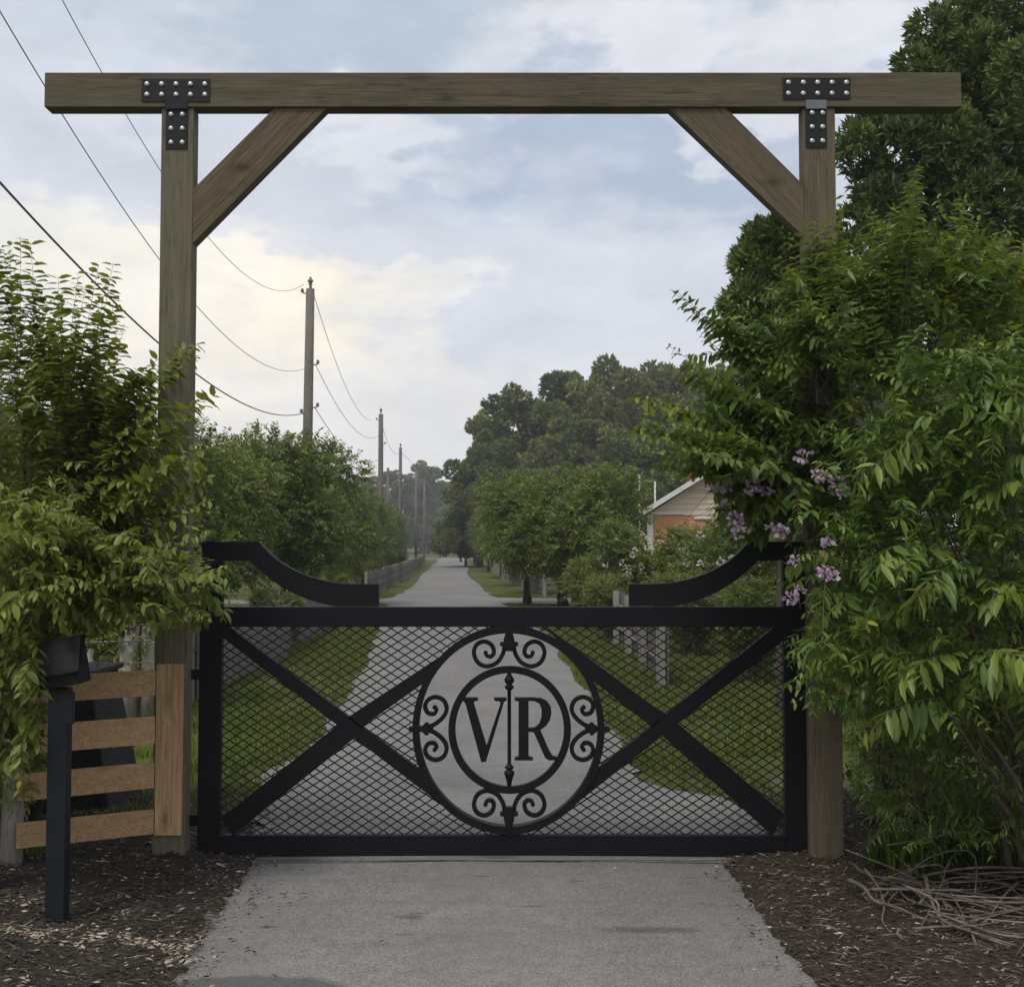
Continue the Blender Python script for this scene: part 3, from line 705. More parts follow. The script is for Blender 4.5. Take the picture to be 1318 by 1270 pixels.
# head: box with a sloping hood
def head(name, prof_yz, w, m):
    vs = []
    for s_ in (-w, w):
        for (yy, zz) in prof_yz:
            x_, z_ = rot2(s_, zz); vs.append((x_, PY + yy, z_))
    n_ = len(prof_yz)
    fs = [tuple(range(n_)), tuple(range(2*n_-1, n_-1, -1))] + [(i, i + n_, (i+1) % n_ + n_, (i+1) % n_) for i in range(n_)]
    MB().add(vs, fs).build(name, m, ped, .003)
head('keypad_box', [(-.05, -.10), (.10, -.10), (.10, .105), (.03, .105), (-.02, -.035), (-.05, -.04)], .092, M_blackbox)
head('hood', [(-.075, -.042), (-.055, -.034), (.035, .118), (.11, .118), (.11, .106), (.032, .106), (-.048, -.046)], .099, M_blackbox)
bp = MB()
bp.box((x0_ - .03, PY - .03, .0), (x1_ + .03, PY + .105, .008)); bp.build('base_plate', M_ped, ped, .001)

by = 7.7
bx0, bx1 = P(-30, 950, by)[0], P(137, 993, by)[0]; tx1 = P(112, 880, by)[0]
bxo = thing('bin', 'large black tapered bin half hidden behind the brown board fence', 'bin', ((bx0 + tx1) / 2, by + .3, 0))
zt2, zb2 = zat(100, 872, by), zat(100, 1004, by)
MB().add([(bx0, by, 0), (bx1 + .03, by, 0), (bx1 + .03, by + .7, 0), (bx0, by + .7, 0), (bx0, by + .05, zt2), (tx1, by + .05, zt2), (tx1, by + .6, zt2), (bx0, by + .6, zt2)],
         [(0,3,2,1),(4,5,6,7),(0,1,5,4),(1,2,6,5),(2,3,7,6),(3,0,4,7)]).build('bin_body', M_blackbox, bxo, .02)
MB().box((bx0 - .02, by + .02, zt2 + .001), (tx1 + .03, by + .64, zt2 + .04)).build('lid', M_blackbox, bxo, .01)

# ------------------------------------------------------------ brush pile
bpx = G(1220, 1180)
pile = thing('brush_pile', 'heap of bare curved branches lying on the mulch under the right-hand bushes', 'branches', (bpx[0], bpx[1], 0))
def gp(px, py, z): p = G(px, py, z); return Vector(p)
fixed = [[(1092, 1132, .14), (1112, 1142, .13), (1126, 1159, .10), (1158, 1169, .08), (1190, 1183, .06), (1240, 1192, .05), (1300, 1200, .06), (1345, 1220, .04)],
 [(1113, 1118, .16), (1130, 1140, .12), (1138, 1165, .09), (1136, 1185, .07), (1152, 1206, .04)],
 [(1191, 1126, .16), (1196, 1150, .13), (1208, 1180, .08), (1222, 1200, .04)],
 [(1160, 1122, .10), (1180, 1138, .09), (1215, 1160, .07), (1250, 1195, .05), (1255, 1215, .04)],
 [(1085, 1145, .04), (1110, 1152, .05), (1128, 1168, .06), (1160, 1172, .05), (1200, 1170, .04)],
 [(1310, 1135, .12), (1290, 1155, .10), (1270, 1185, .07), (1250, 1205, .04)],
 [(1158, 1195, .10), (1156, 1203, .08), (1175, 1212, .05), (1240, 1212, .04), (1330, 1170, .06)],
 [(1170, 1112, .14), (1172, 1128, .12), (1178, 1145, .08)],
 [(1175, 1195, .06), (1210, 1192, .08), (1260, 1190, .08), (1330, 1178, .05)],
 [(1232, 1175, .06), (1250, 1200, .07), (1262, 1218, .05), (1310, 1222, .03), (1350, 1225, .03)],
 [(1210, 1125, .12), (1225, 1150, .10), (1240, 1178, .06), (1247, 1197, .03)]]
def branch(pts_, r0, name='branch', parent=pile, m=W_twig):
    A_ = spline([tuple(p) for p in pts_], 5); n_ = len(A_)
    return MB().tube(A_, [r0 * (1 - .65 * i / n_) for i in range(n_)], 6).build(name, m, parent, smooth=True)
for i, f_ in enumerate(fixed): branch([gp(*p) for p in f_], .011 if i in (0, 2, 3) else .0075)
for i in range(40):
    a = random.uniform(-1.1, .7) + (pi if random.random() < .4 else 0); L = random.uniform(.35, 1.1)
    c = Vector((bpx[0] + max(-.30, random.gauss(.10, .38)), bpx[1] + random.gauss(-.03, .17), random.uniform(.05, .18)))
    d = Vector((cos(a), sin(a), random.uniform(-.10, .14))); s_ = Vector((-d.y, d.x, .2)) * random.gauss(0, .42)
    pts_ = [c - d*L/2, c - d*L*.2 + s_*.5, c + d*L*.15 + s_*.6, c + d*L/2 + s_*random.uniform(-.6, .6)]
    for p in pts_: p.z = max(p.z, .06); p.x = max(p.x, 1.72 + random.uniform(0, .25)); p.y = min(p.y, 6.6)
    branch(pts_, random.uniform(.0035, .0085))

# ------------------------------------------------------------ utility poles and cables
def upole(px, pytop, Y, label, r=.135, lean=.0, brackets=(), top_ins=True):
    base = P(px, 700, Y); zt = P(px, pytop, Y)[2]; x = base[0]
    t = thing('utility_pole', label, 'utility pole', (x, Y, 0), 'utility poles along the left-hand row')
    MB().tube([(x - lean, Y, -.3), (x - lean * .5, Y, zt * .5), (x, Y, zt)], [r * 1.15, r * 1.05, r * .9], 14).build('shaft', W_pole, t, smooth=True)
    if top_ins:
        MB().lathe((x, Y, zt - .005), [(.03, 0), (.03, .12), (.07, .14), (.05, .17), (.05, .20), (.085, .22), (.085, .27), (.03, .31), (.045, .33), (.02, .37)], 10).build('insulator', M_insul, t, smooth=True)
    for (sx, zz) in brackets:
        MB().tube([(x - lean*(1 - zz/zt), Y, zz), (x + sx * (r + .08), Y, zz + .02), (x + sx * (r + .10), Y, zz + .06)], [.02, .02, .02], 6).build('bracket', M_insul, t)
        MB().lathe((x + sx * (r + .10), Y, zz + .04), [(.035, 0), (.055, .03), (.04, .06), (.05, .09), (.02, .12)], 8).build('insulator', M_insul, t, smooth=True)
    return x, zt
PX1, ZT1 = upole(397, 372, 35, 'nearest tall wooden utility pole above the left-hand trees', .14, .10, ((1, P(0, 470, 35)[2]), (-1, P(0, 533, 35)[2]), (1, P(0, 525, 35)[2]), (-1, P(0, 378, 35)[2])))
PX2, ZT2 = upole(489.5, 533, 68, 'second wooden utility pole down the road, with a looped bracket near its top', .15, .0, ((-1, P(0, 541, 68)[2]), (1, P(0, 572, 68)[2])))
# looped side wires and transformer hardware on the second pole
PX3, ZT3 = upole(515, 576, 98, 'third wooden utility pole down the road', .14)
PX4, _ = upole(499, 602, 84, 'slim pale pole between the second and third utility poles', .10, 0, (), False)
PX5, _ = upole(535.5, 604, 120, 'fourth utility pole, in front of the far hazy tree', .14, 0, (), False)
PX6, _ = upole(546, 618, 145, 'farthest utility pole at the end of the row', .13, 0, (), False)
def cable(p0, p1, sag, r, label, m=M_cable2, n=40):
    p0, p1 = Vector(p0), Vector(p1); o = thing('overhead_cable', label, 'cable', p0, 'overhead cables')
    A_ = [p0.lerp(p1, i / n) - Vector((0, 0, sag * 4 * (i/n) * (1 - i/n))) for i in range(n + 1)]
    MB().tube(A_, r, 5).build('cable', m, o, smooth=True); return A_
def fit_cable(Y1, px1, py1, mid, far, r, label, m):
    """from the pole attachment back over the camera's left: passes the two sighted points"""
    a = Vector(P(px1, py1, Y1)); X0 = -4.3; Y0 = 1.5
    def tz(px, py):
        k = (px - PW/2) / FPX; # X/Y slope (pitch folded in by the ray)
        r_ = ray(px, py); k = r_[0] / r_[1]
        t = (a.x - k*a.y) / (k*(Y0 - a.y) - (X0 - a.x)); Y = a.y + t*(Y0 - a.y); return t, P(px, py, Y)[2]
    t1, z1_ = tz(*mid); t2, z2_ = tz(*far)
    # z = a.z + b t + c t^2
    Mx = np.array([[t1, t1*t1], [t2, t2*t2]]); b_, c_ = np.linalg.solve(Mx, np.array([z1_ - a.z, z2_ - a.z]))
    o = thing('overhead_cable', label, 'cable', a, 'overhead cables')
    A_ = [(a.x + t*(X0 - a.x), a.y + t*(Y0 - a.y), a.z + b_*t + c_*t*t) for t in np.linspace(0, 1, 70)]
    MB().tube(A_, r, 6).build('cable', m, o, smooth=True)
fit_cable(35, 391, 366, (300, 340), (80, 0), .006, 'uppermost thin cable running to the top of the nearest utility pole', M_cable)
fit_cable(35, 404, 468, (255, 396), (0, 15), .0065, 'middle thin cable with small spacers above the left-hand bush', M_cable)
fit_cable(35, 389, 532, (255, 483), (0, 235), .0125, 'thick dark cable passing behind the top of the left-hand bush', M_cable)
cable(P(400, 366, 35), P(478, 541, 67.9), 1.0, .010, 'upper cable from the nearest to the second utility pole', M_cable2)
cable(P(406, 469, 35), P(488, 560, 67.9), .9, .010, 'middle cable from the nearest to the second utility pole', M_cable2)
cable(P(405, 524, 35), P(488, 590, 67.9), .8, .012, 'lower cable from the nearest to the second utility pole', M_cable2)
cable(P(490, 541, 68), P(515, 582, 98), .8, .012, 'upper cable from the second to the third utility pole', M_cable2)
cable(P(516, 582, 98), P(620, 625, 125), 1.2, .014, 'faint cable from the third utility pole across the road to the wood', M_cable2)

# ------------------------------------------------------------ picket fences beside the road
picket_me = {}
def picket_fence(path, pitch, h, label, cat='fence', seed=0, post_every=14, palepost=True, maxn=300, gap=.86):
    r2 = random.Random(seed); Pts = [Vector((x, y, 0)) for x, y in path]
    root = thing('picket_fence', label, cat, Pts[0], 'grey picket fences beside the road')
    seg = []; tot = 0
    for a, b_ in zip(Pts[:-1], Pts[1:]): seg.append((tot, (b_ - a).length, a, b_)); tot += (b_ - a).length
    def at(s_):
        for (t0, L, a, b_) in seg:
            if s_ <= t0 + L: return a.lerp(b_, (s_ - t0) / L), (b_ - a).normalized()
        return seg[-1][3], (seg[-1][3] - seg[-1][2]).normalized()
    w = pitch * gap
    variants = []
    for k in range(3):
        hh = h * (1 + r2.uniform(-.02, .02))
        variants.append(MB().box((-w/2, -.01, .04), (w/2, .01, hh)).mesh('picket', W_grey))
    n_ = int(tot / pitch); extra = MB()
    for i in range(n_):
        p, d = at((i + .5) * pitch); a = atan2(d.y, d.x)
        if i < maxn:
            o = link('picket', variants[i % 3], root, p - Pts[0] + Vector((0, 0, r2.uniform(-.015, .015)))); o.rotation_euler = (0, r2.uniform(-.012, .012), a)
        else:
            s_ = Vector((cos(a), sin(a), 0)) * w/2; nn = Vector((-sin(a), cos(a), 0)) * .01
            extra.add([p - s_ - nn, p + s_ - nn, p + s_ + nn, p - s_ + nn] + [v + Vector((0, 0, h)) for v in (p - s_ - nn, p + s_ - nn, p + s_ + nn, p - s_ + nn)], [(4,5,6,7),(0,1,5,4),(1,2,6,5),(2,3,7,6),(3,0,4,7)])
    if extra.v: tag(extra.build('pickets', W_grey, root), kind='stuff')
    for zz in (.3, h - .22):
        for (t0, L, a, b_) in seg:
            d = (b_ - a).normalized(); nn = Vector((-d.y, d.x, 0))
            MB().tube([a + nn*.03 + Vector((0, 0, zz)), b_ + nn*.03 + Vector((0, 0, zz))], .03, 4).build('rail', W_grey, root)
    s_ = 0.05
    pm = MB().box((-.05, -.05, -.05), (.05, .05, h + .03)).mesh('post', W_greypost)
    while s_ < tot:
        p, d = at(s_); nn = Vector((-d.y, d.x, 0)); o = link('post', pm, root, p - Pts[0] + nn * .085); o.rotation_euler = (0, 0, atan2(d.y, d.x)); s_ += post_every * pitch
    return root
picket_fence([(1.92, 14.6), (1.95, 20), (1.90, 27), (1.85, 35.0)], .155, .92, 'grey picket fence right of the road, seen through the gate mesh', seed=1)
picket_fence([(1.2, 40.8), (-.2, 58), (-1.8, 90)], .30, .95, 'far grey picket fence right of the road beyond the side drive', seed=2, post_every=9)
picket_fence([(-3.55, 13.4), (-3.6, 18), (-3.9, 25), (-4.5, 35.2)], .155, .82, 'grey picket fence along the left side of the road behind the gate', seed=3)
picket_fence([(-4.85, 40), (-5.65, 61), (-7.3, 95), (-9.2, 125)], .26, .85, 'far weathered picket fence under the left-hand trees beyond the side path', seed=4, post_every=8, gap=.5)

# wire fence in the yard behind the board fence
wf = thing('wire_fence', 'wire fence on pale wooden posts in the yard behind the board fence', 'fence', (-5.2, 12, 0))
for (px, w_) in ((192, .075), (166, .10), (112, .07)):
    x = P(px, 830, 12)[0]; MB().tube([(x, 12, -.1), (x, 12, zat(160, 806, 12) if px > 130 else zat(160, 835, 12))], w_, 10).build('post', W_greypost, wf, smooth=True)
for zz in (.35, .6, .82, .98, 1.08): MB().tube([(-7.5, 12, zz - .1), (-4.6, 11.9, zz - .03), (-3.55, 11.9, zz)], .006, 5).build('wire', M_cable2, wf)

# ------------------------------------------------------------ house, barn
HY = 42.0
hb = P(880, 700, HY)
house = thing('house', 'cream gabled house with grey roof edge and orange brick lower wall', 'house', (hb[0], HY, 0))
xL_, zE = P(834, 664, HY)[0], P(834, 661, HY)[2]; xp, zp = P(921, 604, HY)[0], P(921, 606, HY)[2]; xRr = 2*xp - xL_
dpt = 9.0
MB().box((xL_, HY, 0), (xRr, HY + dpt, zE - .05)).build('wall', M_brick, house)
gz0 = zE - .04; nb = 8
for i in range(nb):
    za, zb3 = gz0 + (zp - gz0) * i / nb, gz0 + (zp - gz0) * (i + 1) / nb
    f_ = lambda z: (z - gz0) / (zp - gz0) * (xp - xL_)
    MB().add([(xL_ + f_(za), HY - .045, za), (xRr - f_(za), HY - .045, za), (xRr - f_(zb3), HY - .02, zb3 - .004), (xL_ + f_(zb3), HY - .02, zb3 - .004),
              (xL_ + f_(za), HY + .05, za), (xRr - f_(za), HY + .05, za), (xRr - f_(zb3), HY + .05, zb3), (xL_ + f_(zb3), HY + .05, zb3)],
             [(0,1,2,3),(7,6,5,4),(0,4,5,1),(3,2,6,7),(0,3,7,4),(1,5,6,2)]).build('siding_board', M_siding, house)
def roofside(sg):
    xe, xx = (xL_ - .38 if sg < 0 else xRr + .38), xp; ze = zE - .18
    t_ = .16
    vs = [(xe, HY - .5, ze), (xx, HY - .5, zp + .02), (xx, HY - .5, zp + .02 + t_), (xe, HY - .5, ze + t_)]
    vs += [(x, HY + dpt + .4, z) for x, y, z in vs]
    return MB().add(vs, [(0,1,2,3),(7,6,5,4),(3,2,6,7),(0,4,5,1),(0,3,7,4),(1,5,6,2)]).build('roof', M_roof, house)
roofside(-1); roofside(1)
for sg in (-1, 1):
    xe = xL_ - .40 if sg < 0 else xRr + .40
    MB().add([(xe, HY - .54, zE - .23), (xp, HY - .54, zp - .03), (xp, HY - .54, zp + .17), (xe, HY - .54, zE - .03), (xe, HY - .505, zE - .23), (xp, HY - .505, zp - .03), (xp, HY - .505, zp + .17), (xe, HY - .505, zE - .03)],
             [(0,1,2,3),(7,6,5,4),(3,2,6,7),(0,4,5,1),(0,3,7,4),(1,5,6,2)]).build('fascia', M_white, house)
MB().box((xL_ - .02, HY - .06, 0), (P(841, 680, HY)[0], HY - .001, zE - .06)).build('corner_board', M_white, house)
MB().box((P(841, 680, HY)[0] + .005, HY - .07, P(0, 662, HY)[2]), (P(882, 680, HY)[0], HY - .002, P(0, 658.5, HY)[2])).build('door_trim', M_white, house)
MB().box((P(893, 680, HY)[0] + .005, HY - .07, P(0, 668, HY)[2]), (P(940, 680, HY)[0], HY - .002, P(0, 664, HY)[2])).build('door_trim', M_white, house)
# low lean-to roof left of the house
lt = thing('lean_to', 'small pale lean-to roof left of the cream house', 'shed', (P(822, 700, 40)[0], 40, 0))
a_ = P(812, 679, 40); b2 = P(834, 695, 40)
MB().add([(a_[0], 40, a_[2]), (b2[0], 40, b2[2] - .05), (b2[0], 40, b2[2] + .14), (a_[0], 40, a_[2] + .17)] + [(x, 43.0, z) for x, z in ((a_[0], a_[2]), (b2[0], b2[2] - .05), (b2[0], b2[2] + .14), (a_[0], a_[2] + .17))],
         [(0,1,2,3),(7,6,5,4),(3,2,6,7),(0,4,5,1),(0,3,7,4),(1,5,6,2)]).build('roof', M_siding, lt)
MB().box((a_[0] + .1, 40.1, 0), (a_[0] + .2, 40.2, a_[2] + .0)).build('post', M_white, lt); MB().box((b2[0] - .2, 40.1, 0), (b2[0] - .1, 40.2, b2[2] - .03)).build('post', M_white, lt)
house.rotation_euler = (0, 0, R(-11))
barn = thing('barn', 'red roofed building behind the cream house, mostly hidden by leaves', 'barn', (P(1000, 700, 56)[0], 56, 0))
xa, xb = P(906, 700, 56)[0], P(1120, 700, 56)[0]; z1_ = P(0, 602, 56)[2]; z0_ = P(0, 625, 56)[2]
MB().box((xa + .2, 56.2, 0), (xb - .2, 63.8, z0_ - .05)).build('wall', M_siding, barn)
MB().add([(xa, 56, z0_), (xb, 56, z0_), (xb, 60, z1_), (xa, 60, z1_), (xa, 64, z0_), (xb, 64, z0_)], [(0,1,2,3),(3,2,5,4),(0,3,4),(1,5,2),(0,4,5,1)]).build('roof', M_red, barn)
# pale shed between the trees on the right
shd = thing('shed', 'low pale grey shed glimpsed between the right-hand trees', 'shed', (P(765, 700, 48)[0], 48, 0))
xa, xb = P(738, 700, 48)[0], P(790, 700, 48)[0]; z1_ = P(0, 722, 48)[2]
MB().box((xa, 48, 0), (xb, 51, z1_)).build('wall', M_white, shd); MB().add([(xa - .2, 47.7, z1_ + .02), (xb + .2, 47.7, z1_ + .02), (xb + .2, 51.2, z1_ + .35), (xa - .2, 51.2, z1_ + .35), (xa - .2, 47.7, z1_ + .10), (xb + .2, 47.7, z1_ + .10), (xb + .2, 51.2, z1_ + .43), (xa - .2, 51.2, z1_ + .43)], [(0,3,2,1),(4,5,6,7),(0,1,5,4),(1,2,6,5),(2,3,7,6),(3,0,4,7)]).build('roof', M_roof, shd)
for i, (px, y0_, y1_) in enumerate(((823.5, 611, 690), (847, 618, 690))):
    b_ = P(px, 700, 52); o = thing('flagpole', ['taller thin white pole left of the cream house roof', 'shorter thin white pole just above the cream house roof edge'][i], 'pole', (b_[0], 52 + i, 0))
    MB().tube([(b_[0], 52 + i, 0), (b_[0], 52 + i, P(px, y0_, 52)[2])], .04, 8).build('shaft', M_white, o, smooth=True)

# ------------------------------------------------------------ foliage
LEAF8 = ([(0,0,0), (.30,.42,-.03), (.32,0,-.10), (.30,-.42,-.03), (.66,.36,-.10), (.68,0,-.15), (.66,-.36,-.10), (1,0,-.30)],
         [(0,2,1), (0,3,2), (1,2,5), (1,5,4), (2,3,6), (2,6,5), (4,5,7), (5,6,7)])
LEAF2 = ([(0,0,0), (.45,.58,.05), (1,0,-.18), (.45,-.58,.05)], [(0,2,1), (0,3,2)])
def shoots(p0, d0, L, k, leaf, rs, droop=.25, width=.40, spread=.9, leafdroop=.35, tipsize=.45, bright=0.0):
    """paired leaves along arching shoots: returns leaf positions, axes, tints and the stem points"""
    n = len(p0); s = (np.arange(k) + .6) / k
    d0 = unit(d0); dz = np.array([0, 0, -1.0])
    pos = p0[:, None] + d0[:, None] * (L[:, None] * s)[:, :, None] + dz * (droop * L[:, None] * s**2)[:, :, None]
    tan_ = unit(d0[:, None] + dz * (2 * droop * s)[None, :, None])
    up = unit(np.array([0, 0, 1.0]) + rs.normal(0, .35, (n, 1, 3)))
    side = unit(np.cross(tan_, up + 0 * tan_))
    out = []
    for sg in (-1, 1):
        ang = rs.normal(0, .45, (n, k, 1)); sd = side * np.cos(ang) * sg + np.cross(tan_, side) * np.sin(ang)
        ld = unit(tan_ * rs.uniform(.25, .65, (n, k, 1)) + sd * spread + dz * (leafdroop * rs.uniform(.2, 1.5, (n, k, 1))))
        w = unit(np.cross(ld, dz + rs.normal(0, .3, (n, k, 3)))); nn = np.cross(w, ld); nn *= np.sign(nn[..., 2:3] + 1e-6)
        sz = leaf * (tipsize + (1 - tipsize) * np.clip(np.minimum((1 - s) * 2.2, .6 + s), 0, 1))[None] * rs.uniform(.62, 1.22, (n, k))
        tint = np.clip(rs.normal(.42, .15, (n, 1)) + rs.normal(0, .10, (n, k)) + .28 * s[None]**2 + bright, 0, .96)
        tint = np.where(rs.random((n, k)) > .994, 1.0, tint)
        out.append((pos.reshape(-1, 3), (ld * sz[..., None]).reshape(-1, 3), (w * (sz * width)[..., None]).reshape(-1, 3), (nn * sz[..., None]).reshape(-1, 3), tint.ravel()))
    # terminal leaves
    T = [np.concatenate([o[i] for o in out]) for i in range(5)]
    ss = np.array([0, .35, .7, 1.0])
    st = p0[:, None] + d0[:, None] * (L[:, None] * ss)[:, :, None] + dz * (droop * L[:, None] * ss**2)[:, :, None]
    return T, st
def stem_strips(st, r):
    """thin three-sided stems for every shoot"""
    n, m, _ = st.shape; ang = np.array([0, 2.1, 4.2]); rr = r * np.linspace(1, .45, m)
    t = unit(st[:, -1] - st[:, 0]); a = unit(np.cross(t, np.array([.3, .9, .2]))); b_ = np.cross(t, a)
    ring = a[:, None, None] * np.cos(ang)[None, None, :, None] + b_[:, None, None] * np.sin(ang)[None, None, :, None]
    V = st[:, :, None] + ring * rr[None, :, None, None]
    f = [(i*3 + k, i*3 + (k+1) % 3, (i+1)*3 + (k+1) % 3, (i+1)*3 + k) for i in range(m-1) for k in range(3)]
    F = np.array(f)[None] + (np.arange(n) * m * 3)[:, None, None]
    return V.reshape(-1, 3), F.reshape(-1, 4)

def near_shrub(root, rootpos, T, st, m, barkm, leafname='leaf', nsep=280, stemr=.0022):
    """foliage of a foreground shrub: the leaves nearest the drive as single parts, the others joined"""
    pos, A, Bv, Cv, tn = T; rp = np.array(rootpos)
    ok_ = pos[:, 2] > .03; pos, A, Bv, Cv, tn = pos[ok_], A[ok_], Bv[ok_], Cv[ok_], tn[ok_]
    size = np.linalg.norm(A, axis=1) / np.linalg.norm(pos - np.array([0, 0, EYE]), axis=1)
    # those that show largest, spread over the outside of the bush
    px = FPX * pos[:, 0] / pos[:, 1]; inview = (np.abs(px) < 650) & (pos[:, 1] > 1)
    order = np.argsort(-(size * inview) * (1.6 - (pos[:, 1] - pos[:, 1].min()) / (np.ptp(pos[:, 1]) + .1)))
    sep_ = order[:nsep]; rest = np.setdiff1d(np.arange(len(pos)), sep_)
    V, F, tt = scatter(*LEAF8, pos[rest] - rp, A[rest], Bv[rest], Cv[rest], tn[rest])
    tag(link('foliage', fast_mesh('foliage', V, F, m, tt, smooth=True), root), kind='stuff')
    lv = []
    for t_ in (.2, .4, .6, .8):
        v, f, q_ = scatter(*LEAF8, np.zeros((1, 3)), np.array([[1., 0, 0]]), np.array([[0, 1., 0]]), np.array([[0, 0, 1.]]), np.array([t_]))
        lv.append(fast_mesh('leaf', v, f, m, q_, smooth=True))
    for i in sep_:
        o = link(leafname, lv[min(3, int(tn[i] * 4))], root)
        Mx = Matrix.Identity(4)
        for c_, ax in enumerate((A[i], Bv[i], Cv[i])):
            for r_ in range(3): Mx[r_][c_] = ax[r_]
        for r_ in range(3): Mx[r_][3] = pos[i][r_] - rp[r_]
        o.matrix_local = Mx
    V, F = stem_strips(st, stemr); V = V - rp
    tag(link('twigs', fast_mesh('twigs', V, F, barkm), root), kind='stuff')

def limb(root, p0, p1, r0, m, sag=.25, name='stem', r1=.25, wob=.06):
    p0, p1 = Vector(p0), Vector(p1); d = p1 - p0
    c1 = p0 + Vector((d.x * .18, d.y * .18, d.z * .5)); 
    pts_ = []
    for i in range(9):
        t = i / 8; a_ = p0.lerp(c1, t); b_ = c1.lerp(p1, t); p = a_.lerp(b_, t)
        if 0 < i < 8: p += Vector((random.gauss(0, wob), random.gauss(0, wob), 0)) * d.length * .25
        pts_.append(p)
    MB().tube(pts_, [r0 * (1 - (1 - r1) * i / 8) for i in range(9)], 7).build(name, m, root, smooth=True); return pts_

def inpoly(x, y, poly):
    c = False; n = len(poly)
    for i in range(n):
        x1, y1 = poly[i]; x2, y2 = poly[i-1]
        if (y1 > y) != (y2 > y) and x < (x2 - x1) * (y - y1) / (y2 - y1) + x1: c = not c
    return c
def fill(poly, Y0, Y1, n, rs):
    xs = [p[0] for p in poly]; ys_ = [p[1] for p in poly]; o = []
    while len(o) < n:
        x, y = rs.uniform(min(xs), max(xs)), rs.uniform(min(ys_), max(ys_))
        if inpoly(x, y, poly): o.append(P(x, y, rs.uniform(Y0, Y1)))
    return np.array(o)
def sprays(lst, rs, per=1):
    """explicit long shoots: start (photo point, distance) -> tip"""
    p0 = np.array([P(*a) for a, b_ in lst]); p1 = np.array([P(*b_) for a, b_ in lst]); return p0, p1 - p0
def thicken(lst, n, rs, jx=16, jy=14, jY=.22, short=.22):
    o = list(lst)
    for (a, b_) in lst:
        for _ in range(n):
            f = 1 - rs.uniform(0, short); dx, dy, dY = rs.normal(0, jx), rs.normal(0, jy), rs.normal(0, jY)
            a2 = (a[0] + dx, a[1] + dy, a[2] + dY); o.append((a2, (a2[0] + (b_[0]-a[0])*f + rs.normal(0, 10), a2[1] + (b_[1]-a[1])*f + rs.normal(0, 8), b_[2] + dY)))
    return o
def catT(Ts): return [np.concatenate([t[i] for t in Ts]) for i in range(5)]

# ---- right foreground: crepe myrtle round the right post
rs = np.random.default_rng(21)
Ta, Sa = [], []
def addsh(p0, d, L, k, leaf, store=(Ta, Sa), **kw):
    T, st = shoots(np.array(p0), np.array(d), np.array(L), k, leaf, rs, **kw); store[0].append(T); store[1].append(st)
rootA = np.array([2.35, 7.15, .03])
lst = [((1070,560,6.6),(860,362,6.3)), ((1040,520,6.6),(915,400,6.4)), ((1070,610,6.5),(815,500,6.0)), ((1060,620,6.4),(812,545,5.9)), ((1060,640,6.5),(838,600,6.2)),
       ((1060,600,6.6),(870,470,6.3)), ((1040,620,6.6),(880,590,6.3)), ((1020,660,6.6),(885,640,6.6)),
       ((1075,540,6.5),(1044,262,6.4)), ((1090,500,6.5),(1000,300,6.5)), ((1110,470,6.6),(1085,300,6.6)), ((1130,470,6.5),(1122,262,6.5)), ((1150,430,6.4),(1180,205,6.4)), ((1170,420,6.4),(1148,250,6.6)),
       ((1210,430,6.4),(1243,240,6.4)), ((1230,430,6.6),(1215,285,6.6)), ((1270,440,6.4),(1290,300,6.4)), ((1290,420,6.3),(1335,280,6.3)), ((1060,470,6.4),(1030,380,6.3)), ((1100,560,6.3),(985,380,6.3)), ((1075,600,6.4),(960,430,6.4)),
       ((1090,600,6.3),(940,500,6.3)), ((1080,650,6.3),(930,560,6.3)), ((1180,520,6.2),(1090,380,6.2)), ((1050,500,6.3),(1058,330,6.45))]
lst0 = lst; lst = thicken(lst, 2, rs) + thicken(lst[:8], 3, rs, 22, 26, .25, .35)
lst += thicken([((1060,480,6.5),(1046,300,6.45)), ((1065,420,6.5),(1060,280,6.4)), ((1045,440,6.5),(1035,270,6.45)), ((1055,560,6.4),(1030,430,6.35))], 2, rs, 8, 10, .06)
p0, d = sprays(lst, rs); Lg = np.linalg.norm(d, axis=1)
for k_, sel in ((27, Lg > .8), (17, Lg <= .8)):
    addsh(p0[sel], d[sel] + [0, 0, .12], Lg[sel] * 1.02, k_, .100, droop=.10, width=.46, spread=.95, leafdroop=.3)
lb_ = thicken(lst0[:8], 1, rs, 14, 16, .15, .2); q0, dq = sprays(lb_, rs); lq = np.linalg.norm(dq, axis=1)
addsh(q0, dq + [0, 0, .10], lq * 1.02, 26, .118, droop=.10, width=.50, spread=.95, leafdroop=.35, bright=.05, tipsize=.6)
# side shoots off the long ones
for (a, dd, L_) in zip(p0, d, Lg):
    m_ = 5; t = rs.uniform(.05, .6, m_); base = a + dd * t[:, None]
    addsh(base, dd / L_ * .6 + rs.normal(0, .45, (m_, 3)) + [0, 0, .1], rs.uniform(.2, .42, m_), 9, .085, droop=.3)
regA = [(985,650),(1000,560),(1040,500),(1045,430),(1060,370),(1110,360),(1160,350),(1200,360),(1250,350),(1330,340),(1420,350),(1420,760),(1100,790),(1010,760),(950,700),(940,660)]
up_ = thicken([((1090,480,6.25),(1046,262,6.35)), ((1120,460,6.25),(1090,300,6.3)), ((1140,440,6.25),(1125,262,6.3)), ((1160,430,6.2),(1182,203,6.3)), ((1170,430,6.2),(1150,255,6.3)), ((1200,430,6.2),(1245,238,6.3)), ((1215,430,6.2),(1212,290,6.3)),
   ((1250,420,6.2),(1285,290,6.2)), ((1060,440,6.3),(1062,300,6.4)), ((1040,470,6.3),(998,318,6.35)), ((1080,420,6.3),(1075,240,6.4)), ((1290,430,6.1),(1318,300,6.1)), ((1230,440,6.0),(1235,320,6.1))], 1, rs, 9, 10, .08)
